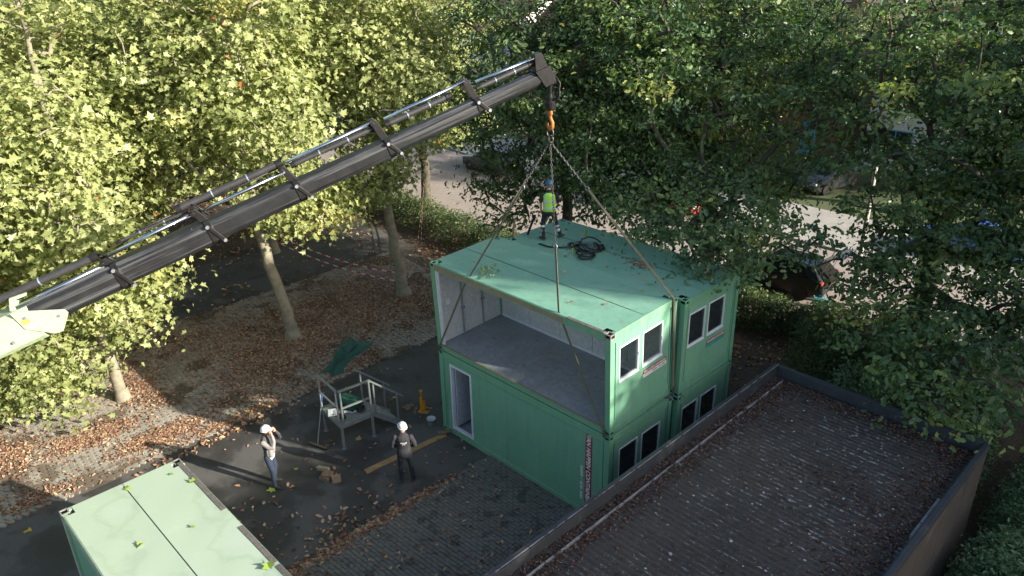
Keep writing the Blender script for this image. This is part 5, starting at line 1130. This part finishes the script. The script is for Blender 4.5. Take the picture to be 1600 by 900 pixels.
# ------------------------------------------------------------------ cars
def car(label, loc, rz, paintm, openb=False, group=None):
    t = thing('parked_car', label, 'car', loc, rz, group)
    st = [(-2.10, .36, .66, .60, .64, .62, .58), (-1.95, .24, .80, .70, .82, .74, .74), (-1.0, .20, .86, .86, .88, .93, .76), (-.9, .20, .86, .87, .88, .96, .74), (-.28, .20, .87, .92, .89, 1.36, .63), (.15, .20, .87, .94, .89, 1.46, .62), (1.0, .20, .87, .96, .89, 1.45, .61), (1.6, .22, .86, .98, .88, 1.36, .59), (1.98, .28, .84, .96, .86, .99, .72), (2.10, .38, .78, .80, .80, .84, .74), (2.12, .42, .74, .60, .76, .62, .70)]
    b = MB(); vs = []; 
    for (x, zb_, wl, zm, wb, ztp, wt_) in st:
        h = [(wl, zb_), (wb, zb_+(zm-zb_)*.45), (wb*.985, zm), (wt_, ztp-.03), (wt_*.85, ztp)]
        vs += [(x, y, z) for y, z in h]+[(x, -y, z) for y, z in h[::-1]]
    n = 10; fs = [(i*n+j, i*n+(j+1) % n, (i+1)*n+(j+1) % n, (i+1)*n+j) for i in range(len(st)-1) for j in range(n)]+[tuple(range(n))[::-1], tuple((len(st)-1)*n+j for j in range(n))]
    b.add(vs, fs); b.build('body', paintm, t, smooth=False, bevel=.02)
    def side(i0, f0, i1, f1, s, lo=.10, hi=.88):
        def pt(i, f, k):
            A, B = st[i], st[i+1]; g = [A[j]*(1-f)+B[j]*f for j in range(7)]; y = g[4]*.985*(1-k)+g[6]*k; z = g[3]*(1-k)+(g[5]-.03)*k; return (g[0], s*(y+.006), z+.004)
        return [pt(i0, f0, lo), pt(i1, f1, lo), pt(i1, f1, hi), pt(i0, f0, hi)]
    for s in (-1, 1):
        for (a, fa, c, fc) in ((4, -.35, 5, .55), (5, .62, 6, .45), (6, .52, 7, .35)):
            b = MB(); q_ = side(a, max(fa, 0), c, fc, s); b.add(q_, [(0, 1, 2, 3)]); o = b.build('side_window', 'glassdark', t)
        for z in (.75,):
            for x in (-.15, .72): b = MB(); b.box(x, x+.16, s*.895-.012, s*.895+.012, .82, .85); b.build('door_handle', paintm, t)
        b = MB(); b.box(-.62, -.45, s*.93-.07, s*.93+.07, .93, 1.06); b.build('mirror', paintm, t, bevel=.02)
        b = MB(); b.tube([(-.2, s*.60, 1.46), (.4, s*.60, 1.50), (1.2, s*.58, 1.47), (1.5, s*.57, 1.42)], .022, 6); b.build('roof_rail', 'silver', t)
        b = MB(); b.box(1.90, 2.06, s*.74-.10, s*.74+.10, .78, .93); b.build('tail_light', 'tail', t, bevel=.015)
        b = MB(); b.box(-2.09, -1.86, s*.62-.13, s*.62+.13, .60, .71); b.build('headlight', 'frame', t, bevel=.02)
        for x in (-1.3, 1.28):
            w_ = MB(); T = Matrix.Translation((x, s*.80, .315)) @ Matrix.Rotation(R(90), 4, 'X'); w_.lathe([(.20, -.10), (.30, -.10), (.315, -.05), (.315, .05), (.30, .10), (.20, .10)], 20, 0, T); wo = w_.build('wheel', 'rubber', t)
            k = MB(); k.lathe([(.20, -.085), (.20, .085)], 16, 0, T); k.build('rim', 'rim', wo)
    b = MB(); b.add([(-.93, .66, .975), (-.93, -.66, .975), (-.33, -.55, 1.335), (-.33, .55, 1.335)], [(0, 1, 2, 3)]); o = b.build('windscreen', 'glassdark', t); o.location = (-.012, 0, .012)
    b = MB(); b.box(2.115, 2.125, -.26, .26, .66, .77); b.build('number_plate', 'plate', t)
    if openb:
        b = MB(); b.add([(1.66, .50, 1.31), (1.66, -.50, 1.31), (2.03, -.62, .92), (2.03, .62, .92), (2.125, .58, .66), (2.125, -.58, .66)], [(0, 1, 2, 3), (3, 2, 5, 4)]); o = b.build('boot_shade_panel', 'dark', t); o.location = (.03, 0, .04)  # black sheet standing for the shade inside the open boot
        b = MB(); b.bar((1.60, .0, 1.40), (2.30, 0, 1.92), 1.14, .06); b.bar((2.28, 0, 1.91), (2.62, 0, 1.98), 1.22, .08); g = b.build('tailgate', paintm, t, bevel=.015)
        b = MB(); b.bar((1.68, .0, 1.50), (2.24, 0, 1.92), .95, .012); b.build('rear_window', 'glassclear', g)
        b = MB(); b.bar((2.30, 0, 1.96), (2.60, 0, 2.03), 1.0, .014); b.build('spoiler', 'silver', g)
        for s in (-1, 1): b = MB(); b.tube([(1.85, s*.56, 1.12), (2.15, s*.54, 1.80)], .012, 6); b.build('gas_strut', 'galv', t)
    else:
        b = MB(); b.add([(1.62, .52, 1.34), (1.62, -.52, 1.34), (1.95, -.62, 1.01), (1.95, .62, 1.01)], [(0, 1, 2, 3)]); o = b.build('rear_window', 'glassdark', t); o.location = (.012, 0, .012)
    return t
GC = 'cars parked along the street'
car('black hatchback with open tailgate parked behind the shrubs', (2.0, 15.85, .012), R(2), 'carblack', True, GC)
car('dark hatchback with red tail light behind the low branches', (-19.3, 20.0, .012), R(-3), 'cargrey', False, GC)
car('red car almost hidden by the oak foliage', (-7.0, 20.9, .012), R(182), 'carred', False, GC)
car('blue car glimpsed through leaves beyond the lamp post', (6.4, 24.2, .11), R(4), 'carblue', False, GC)
car('dark grey car in front of the houses, mostly behind leaves', (-2.6, 30.0, .03), R(80), 'cargrey', False, GC)
t = thing('shopping_bag', 'turquoise bag standing on the road behind the black hatchback', 'bag', (4.2, 15.0, .012), .3)
b = MB(); b.prism([(-.24, 0), (.24, 0), (.29, .36), (-.29, .36)], -.13, .13, 'y'); b.build('bag_body', 'bag', t, bevel=.02)
b = MB(); b.tube([(-.12, 0, .36), (-.08, 0, .5), (.08, 0, .5), (.12, 0, .36)], .012, 6); b.build('bag_handle', 'bag', t)
# lamp post
t = thing('street_lamp', 'pale lamp post at the street edge right of the black hatchback', 'street lamp', (4.95, 16.0, 0))
b = MB(); b.tube([(0, 0, 0), (0, 0, 1.2), (0, 0, 1.25), (0, 0, 5.6)], [.115, .115, .09, .07], 12); b.build('post', 'lamp', t)
b = MB(); b.box(-.35, .25, -.12, .12, 5.6, 5.72); b.build('lamp_head', 'galv', t, bevel=.02)
# ------------------------------------------------------------------ houses beyond the street
def house(label, loc, rz, wall, wd=7.0, dp=9.0, h=5.6):
    t = thing('house', label, 'house', loc, rz, 'houses beyond the street')
    b = MB(); b.box(0, wd, 0, dp, 0, h); b.prism([(0, h), (dp, h), (dp/2, h+3.2)], .02, wd-.02, 'x'); b.build('wall', wall, t)
    for s in (0, 1):
        b = MB(); y0, y1 = (-.35, dp/2) if s == 0 else (dp+.35, dp/2)
        b.add([(-.2, y0, h-.2), (wd+.2, y0, h-.2), (wd+.2, y1, h+3.28), (-.2, y1, h+3.28), (-.2, y0, h-.05), (wd+.2, y0, h-.05), (wd+.2, y1, h+3.43), (-.2, y1, h+3.43)], [(0, 1, 2, 3), (4, 5, 6, 7), (0, 1, 5, 4), (1, 2, 6, 5), (2, 3, 7, 6), (3, 0, 4, 7)]); ro_ = b.build('roof', 'tile', t)
    b = MB(); b.box(wd*.7, wd*.7+.7, dp/2-.4, dp/2+.4, h+2.6, h+4.2); b.build('chimney', 'brick', ro_)
    for (x, z, w_, hh) in ((.7, .9, 2.0, 1.5), (4.1, 3.5, 1.9, 1.3), (1.0, 3.5, 1.7, 1.3)):
        b = MB(); e = .08; b.box(x, x+w_, -.04, .02, z, z+e); b.box(x, x+w_, -.04, .02, z+hh-e, z+hh); b.box(x, x+e, -.04, .02, z+e, z+hh-e); b.box(x+w_-e, x+w_, -.04, .02, z+e, z+hh-e); b.box(x+w_/2-.03, x+w_/2+.03, -.04, .02, z+e, z+hh-e); f = b.build('window', 'bluedoor', t)
        b = MB(); b.box(x+e, x+w_-e, -.02, -.01, z+e, z+hh-e); b.build('pane', 'glassdark', f)
    b = MB(); b.box(4.6, 5.6, -.05, .02, 0, 2.15); d = b.build('door', 'bluedoor', t); b = MB(); b.box(4.7, 4.76, -.08, -.05, 1.0, 1.15); b.build('handle', 'galv', d)
    return t
HL = ['white rendered house glimpsed left of the boom tip', 'brown brick house behind the dark oaks', 'white house beside the brown brick one', 'second brown brick house behind the oaks', 'white house with blue windows behind the thick oak limb', 'brick house at the far right behind the oaks']
for i, (x, y, wl) in enumerate(((-44, 39, 'housewhite'), (-33, 37, 'brick'), (-22, 36.5, 'housewhite'), (-12, 36.2, 'brick'), (-3.2, 36, 'housewhite'), (6.5, 36.5, 'brick'))):
    house(HL[i], (x, y, 0), R(1), wl)
